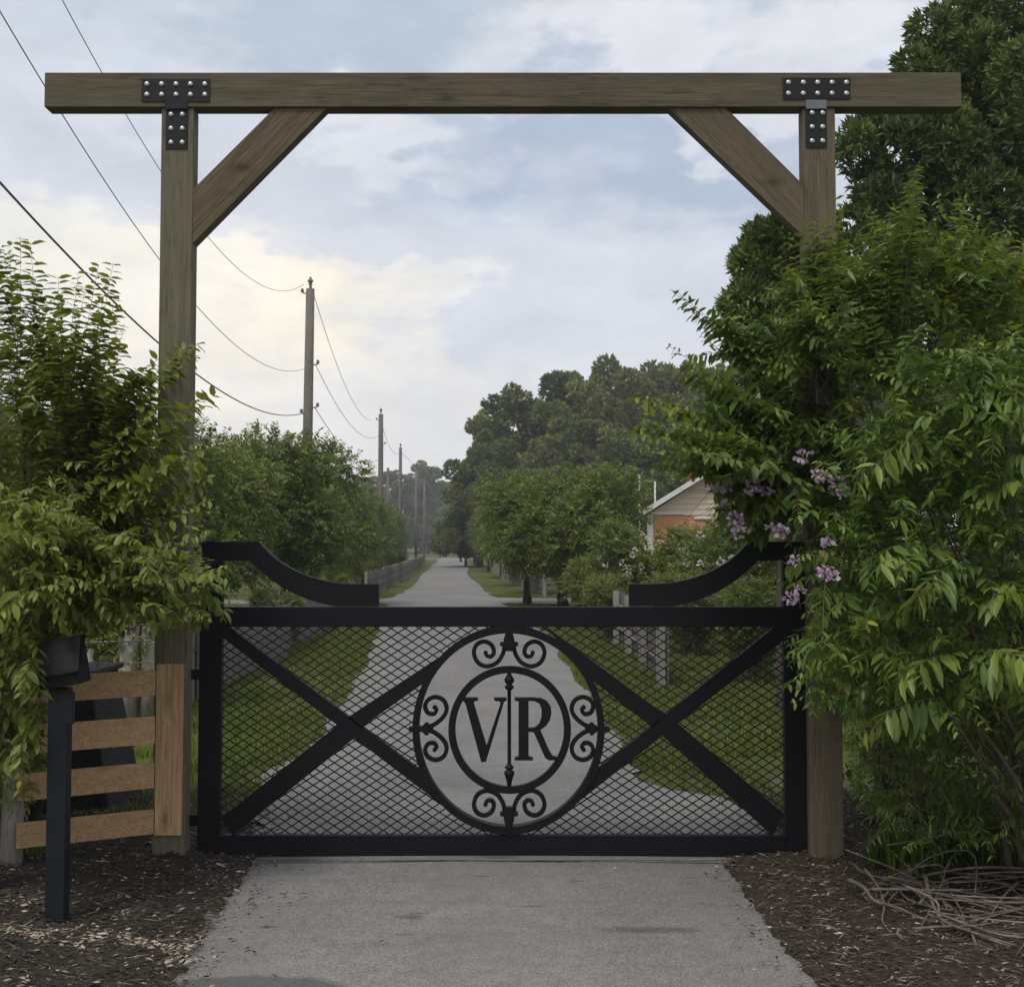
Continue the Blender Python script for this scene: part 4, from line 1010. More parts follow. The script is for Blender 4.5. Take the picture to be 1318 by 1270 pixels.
q0, dq = sprays(up_, rs); lq = np.linalg.norm(dq, axis=1)
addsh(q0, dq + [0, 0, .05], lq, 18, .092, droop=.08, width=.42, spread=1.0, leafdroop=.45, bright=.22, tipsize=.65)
p = fill(regA, 6.45, 7.6, 700, rs)
cen = P(1160, 640, 7.1)
addsh(p, unit(p - cen) * .7 + rs.normal(0, .45, (len(p), 3)) + [0, -.15, .45], rs.uniform(.25, .5, len(p)), 9, .088, droop=.3)
p = fill([(1060,760),(1420,700),(1420,1080),(1300,1090),(1110,1090),(1100,900)], 6.9, 8.2, 420, rs)
addsh(p, rs.normal(0, .6, (len(p), 3)) + [0, -.3, .3], rs.uniform(.25, .5, len(p)), 9, .090, droop=.3, bright=-.22)  # inner shade of the shrub put into the leaf colour by a lower tint
shrubA = thing('crepe_myrtle', 'dark green flowering shrub wrapped round the right gatepost with lilac blooms', 'shrub', rootA)
T = catT(Ta)
# keep the face of the right post clear where it shows
def keep(T, fn):
    k_ = fn(T[0]); return [t[k_] for t in T]
def topx(pos):
    r_ = pos - np.array([0, 0, EYE]); dpt_ = r_ @ _F; return PW/2 + FPX * r_[:, 0] / dpt_, PH/2 - FPX * (r_ @ _U) / dpt_
def clearA(pos):
    x, y = topx(pos); a = (x > 1020) & (x < 1080) & (y < 232) ; b_ = (x > 1028) & (x < 1072) & (y > 472) & (y < 522) & (pos[:, 1] < 6.85)
    c_ = (x > 1000) & (x < 1092) & (y > 880) & (pos[:, 1] < 7.0); d_ = (x < 1010) & (y > 690) | (x < 925) & (y > 612) & (x > 826); e_ = (x < 1040) & (y > 770)
    post_ = (pos[:, 1] > YF - .03) & (pos[:, 1] < YB + .03) & (np.abs(pos[:, 0] - XR) < .13)
    return ~(a | b_ | c_ | d_ | e_ | post_)
T = keep(T, clearA)
ST = np.concatenate(Sa); 
sx, sy = topx(ST.reshape(-1, 3)); bad = (((sx > 1020) & (sx < 1085) & (sy < 235)) | ((sx < 1030) & (sy > 700)) | ((sx < 1092) & (sy > 880))).reshape(ST.shape[:2]).any(1); ST = ST[~bad]
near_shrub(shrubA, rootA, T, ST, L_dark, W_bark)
for (a, b_) in lst0[::2]: limb(shrubA, rootA + [random.uniform(-.15, .15), random.uniform(-.1, .1), 0], P(*a), .022, W_bark)

def petals(centres, radii, parent, m, rs_, npet=34, size=.022, name='blossom'):
    pp = np.array([parent.location.x, parent.location.y, parent.location.z])
    for c_, r_ in zip(centres, radii):
        k_ = int(npet * (r_ / .06)); d_ = unit(rs_.normal(0, 1, (k_, 3))); pos = np.array(c_) + d_ * (r_ * rs_.uniform(.45, 1, k_))[:, None] * [1, .8, .85]
        A = unit(d_ + rs_.normal(0, .6, (k_, 3))); Bv = unit(np.cross(A, rs_.normal(0, 1, (k_, 3)))); Cv = np.cross(A, Bv); s_ = size * rs_.uniform(.7, 1.4, k_)
        tv = [(0,0,0), (.5,.5,.2), (1,.25,-.1), (1.05,-.25,.2), (.5,-.5,-.1)]
        V, F, tt = scatter(tv, [(0,1,2),(0,2,3),(0,3,4)], pos - pp, A * s_[:, None], Bv * s_[:, None], Cv * s_[:, None], rs_.random(k_))
        o = link(name, fast_mesh(name, V, F, m, tt), parent)
bl_ = [((1035,588,6.0),.050),((1060,615,5.95),.045),((1078,622,5.95),.060),((1086,634,5.95),.042),((1050,612,5.95),.04),((975,622,6.1),.055),((985,632,6.1),.042),((966,628,6.1),.04),((945,668,6.1),.06),((952,684,6.1),.05),((932,650,6.15),.04),
       ((1006,686,5.95),.05),((993,680,6.0),.035),((1024,722,5.9),.04),((1062,735,5.3),.05),((1070,742,5.3),.035),((1018,770,5.9),.045),((1030,760,5.85),.035),((925,628,6.2),.045),((937,622,6.2),.035),((1066,700,5.3),.035)]
petals([P(*c_) for c_, r_ in bl_], [r_ * .72 for c_, r_ in bl_], shrubA, L_petal, rs, size=.019, npet=46)

# ---- right foreground: the brighter, drooping bush nearer the camera
Tb, Sb = [], []; stB = (Tb, Sb)
rootB = np.array([2.75, 5.95, .04])
lst = [((1200,520,5.6),(1150,440,5.3)), ((1200,500,5.6),(1330,560,5.0)), ((1240,560,5.4),(1330,470,5.2)), ((1190,720,5.7),(1045,640,5.5)), ((1190,760,5.7),(1030,700,5.5)), ((1180,790,5.7),(1040,760,5.5)),
       ((1190,850,5.6),(1032,862,5.4)), ((1210,880,5.6),(1048,905,5.4)), ((1160,700,5.6),(1090,600,5.5)), ((1240,700,5.5),(1190,560,5.3)), ((1230,760,5.5),(1340,640,5.1)), ((1210,660,5.5),(1300,620,5.1)),
       ((1230,620,5.5),(1180,470,5.4)), ((1290,520,5.4),(1250,420,5.3)), ((1190,640,5.7),(1100,540,5.6)), ((1200,850,5.5),(1345,840,5.0)), ((1190,830,5.5),(1100,800,5.3)), ((1200,900,5.5),(1300,860,5.1))]
p0, d = sprays(lst, rs); Lg = np.linalg.norm(d, axis=1)
addsh(p0, d + [0, 0, .16], Lg * 1.05, 16, .105, store=stB, droop=.26, width=.38, leafdroop=.45, spread=.85)
for (a, dd, L_) in zip(p0, d, Lg):
    m_ = 5; t = rs.uniform(.1, .8, m_); base = a + dd * t[:, None]
    addsh(base, dd / L_ * .5 + rs.normal(0, .5, (m_, 3)) + [0, 0, .2], rs.uniform(.18, .36, m_), 8, .082, store=stB, droop=.35, width=.42, leafdroop=.35)
regB = [(1070,640),(1110,560),(1180,520),(1260,460),(1420,430),(1420,900),(1250,940),(1160,900),(1080,860),(1060,800),(1055,720)]
p = fill(regB, 5.3, 6.4, 620, rs); cen = P(1210, 760, 6.1)
addsh(p, unit(p - cen) * .8 + rs.normal(0, .45, (len(p), 3)) + [0, -.25, .3], rs.uniform(.2, .42, len(p)), 9, .078, store=stB, droop=.30, width=.42, leafdroop=.3)
big_ = thicken([((1230,480,5.5),(1330,520,5.1)), ((1240,590,5.4),(1150,560,5.3)), ((1260,640,5.3),(1340,620,5.0)), ((1180,560,5.5),(1110,620,5.3)), ((1200,700,5.4),(1130,720,5.2)), ((1250,720,5.3),(1180,770,5.1)), ((1260,780,5.3),(1335,760,5.0)), ((1230,840,5.3),(1160,880,5.1)), ((1250,850,5.2),(1330,900,5.0)), ((1220,900,5.3),(1140,930,5.2)), ((1270,560,5.3),(1230,500,5.2))], 1, rs, 16, 16, .12, .3)
q0, dq = sprays(big_, rs); lq = np.linalg.norm(dq, axis=1)
addsh(q0, dq + [0, 0, .15], lq, 9, .150, store=stB, droop=.35, width=.30, leafdroop=.8, spread=.8, bright=.12, tipsize=.75)
# ferny thin growth low down
p = fill([(1110,900),(1200,890),(1330,900),(1400,1000),(1400,1090),(1180,1090),(1105,1040)], 5.7, 6.8, 330, rs)
addsh(p, rs.normal(0, .5, (len(p), 3)) + [0, -.3, .5], rs.uniform(.2, .38, len(p)), 9, .062, store=stB, droop=.4, width=.28, leafdroop=.4, bright=-.05)
p = fill([(1040,790),(1090,780),(1100,900),(1045,905)], 5.7, 6.2, 46, rs)
addsh(p, rs.normal(0, .5, (len(p), 3)) + [-.35, -.3, .3], rs.uniform(.12, .25, len(p)), 7, .07, store=stB, droop=.5, width=.28, leafdroop=.5, bright=.12)
shrubB = thing('drooping_bush', 'large bright green bush with drooping narrow leaves filling the right side of the frame', 'shrub', rootB)
T = keep(catT(Tb), lambda pos: ~((lambda x, y: ((x < 1095) & (y > 915)) | ((x < 1012)) | ((x < 1180) & (y < 430)))(*topx(pos))))
ST = np.concatenate(Sb); sx, sy = topx(ST.reshape(-1, 3)); bad = ((sx < 1020) | ((sx < 1098) & (sy > 915))).reshape(ST.shape[:2]).any(1); ST = ST[~bad]
near_shrub(shrubB, rootB, T, ST, L_right, W_bark)
for (a, b_) in lst: limb(shrubB, rootB + [random.uniform(-.2, .2), random.uniform(-.15, .15), 0], P(*a), .02, W_bark)

# ---- left foreground shrub
Tc, Sc = [], []; stC = (Tc, Sc)
rootC = np.array([-3.05, 7.3, .03])
lst = [((55,520,6.6),(38,298,6.6)), ((20,520,6.6),(12,300,6.6)), ((-10,480,6.5),(-15,290,6.4)), ((75,520,6.7),(75,345,6.7)), ((80,520,6.6),(103,338,6.6)), ((110,540,6.7),(148,325,6.7)), ((120,540,6.6),(128,370,6.6)), ((140,560,6.6),(152,400,6.6)),
       ((100,600,6.5),(255,438,6.4)), ((110,640,6.5),(268,508,6.3)), ((120,600,6.5),(180,470,6.5)), ((90,560,6.5),(60,400,6.5)), ((110,690,6.5),(262,588,6.3)), ((120,700,6.5),(270,604,6.3)), ((120,650,6.5),(250,560,6.4)),
       ((40,600,6.4),(30,430,6.4)), ((80,620,6.5),(120,460,6.4)), ((60,640,6.5),(90,480,6.5)), ((110,640,6.6),(160,520,6.5)), ((30,560,6.5),(60,380,6.5)), ((0,560,6.4),(-5,400,6.4)), ((100,600,6.7),(118,430,6.7)), ((130,640,6.6),(208,500,6.5))]
lst0 = lst; lst = thicken(lst, 2, rs, 14, 14, .2, .22) + thicken([((110,610,6.5),(262,432,6.35)), ((110,650,6.5),(272,503,6.3)), ((120,700,6.5),(268,585,6.3)), ((120,710,6.5),(276,612,6.3)), ((100,560,6.5),(215,455,6.45))], 1, rs, 6, 8, .04, .1)
p0, d = sprays(lst, rs); Lg = np.linalg.norm(d, axis=1)
addsh(p0, d + [0, 0, .06], Lg * 1.0, 23, .098, store=stC, droop=.06, width=.55, leafdroop=.15, spread=1.0, bright=.08, tipsize=.7)
for (a, dd, L_) in zip(p0, d, Lg):
    m_ = 2; t = rs.uniform(0, .35, m_); base = a + dd * t[:, None]
    addsh(base, dd / L_ * .9 + rs.normal(0, .3, (m_, 3)) + [0, 0, .2], rs.uniform(.2, .4, m_), 9, .085, store=stC, droop=.25, bright=.05)
regC = [(-90,590),(20,560),(80,590),(120,640),(150,680),(180,690),(170,760),(90,800),(60,900),(40,1000),(-90,1040)]
p = fill(regC, 6.3, 7.4, 620, rs); cen = P(10, 760, 7.2)
addsh(p, unit(p - cen) * .8 + rs.normal(0, .45, (len(p), 3)) + [0, -.2, .4], rs.uniform(.2, .45, len(p)), 9, .088, store=stC, droop=.35)
p = fill([(90,640),(150,640),(195,700),(190,800),(90,800)], 7.2, 8.2, 90, rs)
addsh(p, rs.normal(0, .5, (len(p), 3)) + [0, -.2, .5], rs.uniform(.2, .4, len(p)), 9, .08, store=stC, droop=.35, bright=-.1)
shrubC = thing('tall_shrub', 'tall leafy shrub with upright leaf-paired shoots left of the left gatepost', 'shrub', rootC)
T = keep(catT(Tc), lambda pos: ~((lambda x, y: ((x > 60) & (y > 870)) | ((x > 155) & (y < 440)) | ((x > 276)) | (((x > 196) & (y < 425))) | ((pos[:, 1] > YF - .03) & (pos[:, 1] < YB + .03) & (np.abs(pos[:, 0] - XL) < .13)))(*topx(pos))))
ST = np.concatenate(Sc); sx, sy = topx(ST.reshape(-1, 3)); bad = (((sx > 65) & (sy > 880)) | (sx > 272)).reshape(ST.shape[:2]).any(1); ST = ST[~bad]
near_shrub(shrubC, rootC, T, ST, L_left, W_bark)
for (a, b_) in lst0: limb(shrubC, rootC + [random.uniform(-.12, .12), random.uniform(-.12, .12), 0], P(*a), .02, W_bark)
petals([P(x, y, 7.1) for x, y in ((178,662),(188,672),(184,654),(168,668),(60,652))], [.05, .04, .04, .035, .03], shrubC, L_pinkb, rs)

# ---- left: low drooping bush that leans over the post and the fence
Td, Sd = [], []; stD = (Td, Sd)
rootD = np.array([-2.75, 5.9, .04])
lst = [((60,720,5.8),(240,700,5.9)), ((60,740,5.7),(285,770,6.0)), ((70,730,5.8),(292,740,6.1)), ((60,760,5.7),(270,800,6.0)), ((40,760,5.6),(200,790,5.8)), ((20,720,5.6),(130,690,5.6)), ((20,700,5.6),(160,720,5.7)),
       ((10,740,5.5),(110,760,5.4)), ((0,800,5.5),(80,880,5.3)), ((-10,820,5.5),(70,930,5.3)), ((-20,860,5.5),(60,990,5.4)), 
       ((-40,780,5.4),(60,760,5.1)), ((-40,720,5.4),(40,680,5.2)), ((-20,700,5.5),(70,650,5.5)), ((30,700,5.7),(200,740,5.9))]
p0, d = sprays(lst, rs); Lg = np.linalg.norm(d, axis=1)
addsh(p0, d + [0, 0, .14], Lg * 1.03, 17, .098, store=stD, droop=.25, width=.44, leafdroop=.4, spread=.85)
for (a, dd, L_) in zip(p0, d, Lg):
    m_ = 6; t = rs.uniform(.05, .8, m_); base = a + dd * t[:, None]
    addsh(base, dd / L_ * .6 + rs.normal(0, .42, (m_, 3)) + [0, 0, .15], rs.uniform(.16, .34, m_), 9, .080, store=stD, droop=.35, width=.46, leafdroop=.35)
p = fill([(-90,640),(40,640),(150,690),(215,710),(260,735),(258,775),(190,780),(90,800),(40,850),(20,930),(10,960),(-90,980)], 5.6, 6.5, 440, rs)
addsh(p, rs.normal(0, .5, (len(p), 3)) + [.25, -.25, .3], rs.uniform(.18, .36, len(p)), 9, .078, store=stD, droop=.35, width=.46, leafdroop=.3, bright=-.03)
shrubD = thing('leaning_bush', 'green bush with drooping leaves leaning over the left gatepost above the board fence', 'shrub', rootD)
T = keep(catT(Td), lambda pos: ~((lambda x, y: ((x > 50) & (y > 805)) | ((x > 96) & (y > 822)) | (x > 292) | ((x > 255) & (y < 715)) | ((x > 66) & (y > 812)) | ((x > 180) & (y > 812)))(*topx(pos))))
ST = np.concatenate(Sd); sx, sy = topx(ST.reshape(-1, 3)); bad = (((sx > 45) & (sy > 815)) | (sx > 285) | ((sx > 200) & (sy > 800))).reshape(ST.shape[:2]).any(1); ST = ST[~bad]
near_shrub(shrubD, rootD, T, ST, L_left, W_bark)
for (a, b_) in lst[:12]: limb(shrubD, rootD + [random.uniform(-.12, .12), random.uniform(-.12, .12), 0], P(*a), .016, W_bark)

# ---- bright grassy tufts low on the right
def tuft(px, py, h, n, seed, label):
    b_ = G(px, py, .05); r2 = np.random.default_rng(seed)
    t = thing('grass_clump', label, 'grass clump', b_, 'bright grass clumps on the right-hand mulch')
    pts_ = np.stack([r2.normal(0, .07, n), r2.normal(0, .06, n), np.zeros(n)], 1)
    me = blades('blades', pts_, h * .5, h, seed, L_tuft, .0055); tag(link('blades', me, t), kind='stuff')
for i, a in enumerate((((1180,1122), .30, 40, 'small grass clump beside the tip of the branch heap'), ((1232,1108), .42, 60, 'bright grass clump behind the middle of the branch heap'), ((1268,1100), .48, 70, 'tallest grass clump, in the dark under the bright bush'),
                       ((1305,1118), .40, 60, 'grass clump at the right edge of the frame behind the branches'), ((1140,1112), .22, 26, 'thin grass clump between the right gatepost and the branch heap'))):
    tuft(a[0][0], a[0][1], a[1], a[2], 40 + i, a[3])
pp_ = []
for (px, py, sx_, sy_, n_) in ((38,1102,26,6,26), (60,1098,30,4,14)):
    for _ in range(n_): g_ = G(random.gauss(px, sx_*.5), random.gauss(py, sy_), .03); pp_.append((g_[0], g_[1], .03))
tag(link('grass', blades('grass', np.array(pp_), .04, .16, 51, L_tuft, .005)), kind='stuff')

# ------------------------------------------------------------ trees
def crown(name, blobs, n, k, leaf, rs_, m, Lr=(.3, .6), droop=.3, upb=.35, width=.42, bright=0, tpl=LEAF2, leafdroop=.35):
    """blobs: (x, y, z, r): leafy masses of one crown; shoots grow out of their surfaces"""
    B = np.array(blobs, float); w = B[:, 3] ** 2; idx_ = rs_.choice(len(B), n, p=w / w.sum())
    d_ = unit(rs_.normal(0, 1, (n, 3))); r_ = B[idx_, 3] * rs_.uniform(.15, 1.0, n) ** .45
    p = B[idx_, :3] + d_ * r_[:, None] * [1, 1, .85]
    T, st = shoots(p, d_ * .8 + rs_.normal(0, .35, (n, 3)) + [0, 0, upb], rs_.uniform(*Lr, n), k, leaf, rs_, droop=droop, width=width, leafdroop=leafdroop, bright=bright)
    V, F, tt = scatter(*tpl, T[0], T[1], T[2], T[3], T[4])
    return fast_mesh(name, V, F, m, tt)
def tree_proto(seed, h, rad, hb, nb, nsh, leaf, m, k=8, Lr=(.3, .6), stems=5, bark=W_bark, r0=.06, flat_=.8, upb=.35, tall=1.0):
    """returns (crown mesh, trunk mesh): several limbs rising into separate leafy masses"""
    rs_ = np.random.default_rng(seed); rn = random.Random(seed); bl = []
    for i in range(nb):
        a = rn.uniform(0, 2*pi); t = rn.random(); z = hb + (h - hb) * (.16 + .72 * t)
        rr = rad * (sin(pi * min(1, .18 + .75 * (1 - t))) ** .6) * sqrt(rn.random()) * .80
        bl.append((cos(a)*rr, sin(a)*rr, z, rad * rn.uniform(.20, .36)))
    cm = crown('crown', bl, nsh, k, leaf, rs_, m, Lr=Lr, upb=upb)
    tb = MB()
    for i in range(stems):
        tgt = bl[i % len(bl)]; a0 = 2*pi*i/stems; sp = Vector((cos(a0)*r0*1.4, sin(a0)*r0*1.4, -.1)); tp = Vector((tgt[0]*.75, tgt[1]*.75, tgt[2]))
        pts_ = []
        for j in range(8):
            t = j/7; c_ = Vector((sp.x + (tp.x - sp.x) * t**1.7, sp.y + (tp.y - sp.y) * t**1.7, sp.z + (tp.z - sp.z) * t)); 
            if j: c_ += Vector((rn.gauss(0, .04), rn.gauss(0, .04), 0)) * min(1, r0*8)
            pts_.append(c_)
        tb.tube(pts_, [r0 * (1 - .75*j/7) for j in range(8)], 7)
        for _ in range(2):
            j = rn.randint(3, 6); e = bl[rn.randrange(len(bl))]; ev = Vector(e[:3]); 
            tb.tube([pts_[j], pts_[j].lerp(ev, .5) + Vector((0, 0, .1)), ev], [r0*.35, r0*.22, r0*.1], 5)
    tm = tb.mesh('trunk', bark); tm.polygons.foreach_set('use_smooth', [True]*len(tm.polygons))
    return cm, tm
def place(protos, i, x, y, s, rz, name, label, cat='tree', group=None, sz=None):
    cm, tm = protos[i % len(protos)]
    t = thing(name, label, cat, (x, y, 0), group, rz); t.scale = (s, s, sz or s)
    link('trunk', tm, t); link('crown', cm, t); return t
rowP = [tree_proto(100 + i, 4.3, 2.0, .75, 26, 2500, .125, L_row, r0=.05) for i in range(3)]
ORD = ['nearest', 'second', 'third', 'fourth', 'fifth', 'sixth', 'seventh', 'eighth', 'ninth', 'tenth', 'eleventh', 'twelfth', 'thirteenth']
spotL = [(-5.7, 15.5, .86), (-6.0, 19.5, .92), (-5.9, 24.0, .92), (-5.6, 29.0, 1.04), (-6.0, 34.0, 1.12), (-6.8, 41.5, .98), (-7.0, 49, 1.0), (-7.5, 58, 1.0), (-8.3, 69, 1.0), (-9.2, 82, 1.05), (-10.6, 98, 1.1), (-12.0, 118, 1.15)]
for i, (x, y, s) in enumerate(spotL):
    place(rowP, i, x, y, s, i * 2.1, 'crepe_myrtle_tree', ORD[i] + ' bushy tree of the left-hand row, counting from the gate', 'tree', 'trees in the left-hand row')
spotLL = [(-9.5, 22, 1.0), (-11, 30, 1.05), (-12, 40, .9), (-15, 50, .9), (-20, 42, .85), (-13, 62, 1.0)]
for i, (x, y, s) in enumerate(spotLL):
    place(rowP, i + 1, x, y, s, i * 1.3, 'crepe_myrtle_tree', ORD[i] + ' tree of the loose group standing behind the left-hand row', 'tree', 'trees behind the left-hand row')
# right-hand verge trees with bare trunks
vergeP = [tree_proto(130 + i, 3.75, 2.15, 1.05, 24, 3000, .12, L_row, stems=4, r0=.06, bark=W_darkbark, k=7) for i in range(2)]
spotR = [(2.10, 30.6, 1.0, .95), (1.45, 33.4, 1.15, 1.0), (.45, 35.0, 1.05, .98), (.95, 44, 1.0, 1.0), (.5, 52, .95, 1.0), (-.3, 64, .9, .95), (-1.6, 80, .9, .95), (-4.0, 102, .95, 1.0), (-5.4, 125, 1.0, 1.0)]
for i, (x, y, s, sz_) in enumerate(spotR):
    place(vergeP, i, x, y, s, 1 + i * 1.7, 'verge_tree', ORD[i] + ' spreading tree on the grass right of the road, counting from the gate', 'tree', 'trees on the right-hand verge', sz=sz_)
# yellow green and flowering bushes behind the right wing of the gate
bushP = [tree_proto(150, 2.2, 1.25, .12, 16, 1900, .085, L_yel, r0=.025, k=7, Lr=(.2, .45)), tree_proto(151, 2.35, 1.3, .12, 18, 2300, .085, L_row, r0=.025, k=7, Lr=(.2, .45))]
place(bushP, 0, 1.95, 25.6, .74, 0, 'bush', 'yellow green bush under the right-hand trees near the tip of the right curved wing', 'bush')
place(bushP, 0, 1.9, 22.4, .56, 2, 'bush', 'low yellow green bush just above the middle of the top rail', 'bush')
fb = []
for (x, y, s, k_, lab) in ((2.75, 24.5, .92, 1, 'white flowered bush behind the start of the right curved wing'), (3.9, 24.5, .99, 0, 'yellow green flowering bush in front of the orange brick wall'), (3.2, 15.5, .55, 1, 'low dark bush beside the near end of the grey picket fence'),
                           (4.3, 21.5, 1.08, 1, 'white flowered bush below the cream house, partly behind the lilac blooms'), (3.9, 12.6, .62, 1, 'low bush behind the right side of the gate mesh'), (4.6, 11.6, .8, 1, 'bush directly behind the right gatepost'),
                           (2.9, 19.5, .60, 0, 'yellow green bush behind the right curved wing, in front of the white flowered one'), (5.3, 19.5, .98, 0, 'pale green bush behind the upper end of the right curved wing')):
    t = place(bushP, k_, x, y, s, x * 3, 'flowering_bush', lab, 'bush'); fb.append(t)
rs3 = np.random.default_rng(77)
for t, n_ in ((fb[0], 26), (fb[1], 12), (fb[3], 16)):
    for _ in range(n_):
        a = rs3.uniform(pi, 2*pi); zz = rs3.uniform(1.0, 2.1); rr = 1.15 * sqrt(max(.05, 1 - ((zz - 1.1)/1.2)**2))
        c_ = np.array([cos(a)*rr, sin(a)*rr, zz]); r_ = .035; d_ = unit(rs3.normal(0, 1, (12, 3)))
        A = unit(d_ + rs3.normal(0, .5, (12, 3))) * .045; Bv = unit(np.cross(A, rs3.normal(0, 1, (12, 3)))) * .04
        V, F, tt = scatter([(0,0,0), (.5,.5,.2), (1,.25,-.1), (1.05,-.25,.2), (.5,-.5,-.1)], [(0,1,2),(0,2,3),(0,3,4)], c_ + d_ * r_, A, Bv, np.cross(A, Bv) * 20, rs3.random(12))
        o = link('blossom', fast_mesh('blossom', V, F, L_white, tt), t); o.rotation_euler.z = -t.rotation_euler.z
place(bushP, 0, -4.2, 12.8, .78, 0, 'bush', 'pale green bush just behind the left curved wing of the gate', 'bush')
for i, (x, y, s) in enumerate(((-5.7, 41.5, .55), (-5.8, 46, .5), (-6.1, 52, .55), (-6.5, 60, .6), (-7.0, 70, .65), (-4.8, 33, .5), (-4.1, 26.5, .45), (-4.0, 20, .42))):
    place(bushP, 1, x, y, s, i * 2.0, 'bush', ['low bush at the fence just past the side path, left of the road', 'second low bush at the left-hand fence past the side path', 'third low bush at the left-hand fence past the side path', 'fourth low bush at the left-hand fence past the side path', 'farthest low bush at the left-hand fence', 'low bush at the left-hand fence just before the side path', 'low bush at the left-hand fence halfway to the side path', 'low bush at the left-hand fence nearest the gate'][i], 'bush', 'low bushes along the left-hand fence')
place(bushP, 1, -4.9, 14.4, .9, 1, 'bush', 'darker green bush behind the left gatepost', 'bush')

# ---- tall dark evergreen behind the right post
def tufts(name, blobs, n, size, rs_, m, blades_=6, wd_=.13):
    B = np.array(blobs, float); w = B[:, 3] ** 2; i_ = rs_.choice(len(B), n, p=w / w.sum())
    d_ = unit(rs_.normal(0, 1, (n, 3))); p = B[i_, :3] + d_ * (B[i_, 3] * rs_.uniform(.2, 1, n) ** .35)[:, None]
    p = np.repeat(p, blades_, 0); ax = np.repeat(unit(d_ + rs_.normal(0, .35, (n, 3)) + [0, 0, .35]), blades_, 0)
    A = unit(ax + rs_.normal(0, .55, ax.shape)); Bv = unit(np.cross(A, rs_.normal(0, 1, ax.shape))); Cv = np.cross(A, Bv)
    s_ = size * rs_.uniform(.6, 1.2, len(A)); cl_ = rs_.normal(0, .16, len(B)); tn = np.clip(np.repeat(rs_.normal(.42, .16, n) + cl_[i_], blades_) + rs_.normal(0, .1, len(A)), 0, 1)
    V, F, tt = scatter([(0,0,0), (.5,wd_,.05), (1,0,0), (.5,-wd_,.05)], [(0,2,1),(0,3,2)], p, A * s_[:, None], Bv * s_[:, None], Cv * s_[:, None], tn)
    return fast_mesh(name, V, F, m, tt)
rs4 = np.random.default_rng(91); rn = random.Random(5)
CY = 14.5
cb = P(1290, 700, CY); ced = thing('evergreen_tree', 'tall dark evergreen tree rising above the right end of the crossbeam', 'tree', (cb[0], CY, 0))
bl = []
def cblob(px, py, rpx, dy=0): p = P(px, py, CY + dy); bl.append((p[0] - cb[0], p[1] - CY, p[2], rpx * CY / FPX))
for a in ((1205,42,34),(1196,75,26),(1240,30,36),(1268,14,28),(1290,48,34),(1225,66,34),(1175,86,20),(1262,70,40),(1180,110,30),(1215,120,45),(1270,120,50),(1320,100,45),(1160,150,34),(1118,170,24),(1105,200,26),(1125,235,28),(1100,180,20),(1165,200,45),(1220,190,50),(1290,190,55),(1350,160,60),
          (1140,270,40),(1190,270,50),(1260,270,55),(1330,270,60),(1380,220,60),(1100,290,22),(1110,330,40),(1170,350,50),(1240,350,55),(1320,350,60),(1390,330,60),(1130,430,50),(1210,430,55),(1300,430,60),(1380,430,60)):
    cblob(*a, dy=rn.uniform(-.9, .5))
for _ in range(36):
    cblob(rn.uniform(1140, 1440), rn.uniform(120, 640), rn.uniform(35, 60), rn.uniform(-1.0, 2.2))
for _ in range(12): cblob(rn.uniform(1290, 1460), rn.uniform(-120, 60), rn.uniform(25, 42), rn.uniform(-.6, 1.8))
link('crown', tufts('crown', bl, 26000, .13, rs4, L_cedar, 8), ced)
tb = MB(); tb.tube([(0, .3, -.2), (.05, .3, 3), (0, .3, 6), (-.05, .3, 9.2)], [.26, .2, .14, .05], 10)
for b_ in bl[::2]:
    z0_ = max(.8, b_[2] - .9); tb.tube([(0, .3, z0_), (b_[0]*.5, b_[1]*.5 + .15, (z0_ + b_[2])/2 + .1), b_[:3]], [.06, .04, .015], 5)
tm = tb.mesh('trunk', W_darkbark); link('trunk', tm, ced)
CY = 12.5
cb = P(1010, 700, CY); ced2 = thing('evergreen_shrub', 'smaller near-black evergreen behind the right post, below its brace', 'tree', (cb[0], CY, 0)); bl = []
for a in ((985,310,26),(1005,300,22),(970,340,28),(1000,345,34),(1030,330,30),(965,385,26),(945,395,18),(1000,395,38),(1040,390,36),(1075,370,34),(985,440,36),(1030,450,42),(1080,440,42),(1000,500,38),(1060,510,44),(1000,560,38),(1060,580,44),(1040,640,40),(1090,650,44)):
    cblob(*a, dy=rn.uniform(-.3, .5))
link('crown', tufts('crown', bl, 8000, .12, rs4, L_cedar, 7), ced2)
tb = MB(); tb.tube([(0, .1, -.2), (.03, .1, 2), (0, .1, 4.6)], [.10, .08, .03], 8)
for b_ in bl: tb.tube([(0, .1, max(.5, b_[2] - .5)), (b_[0]*.6, b_[1], b_[2] - .15), b_[:3]], [.03, .02, .01], 4)
link('trunk', tb.mesh('trunk', W_darkbark), ced2)

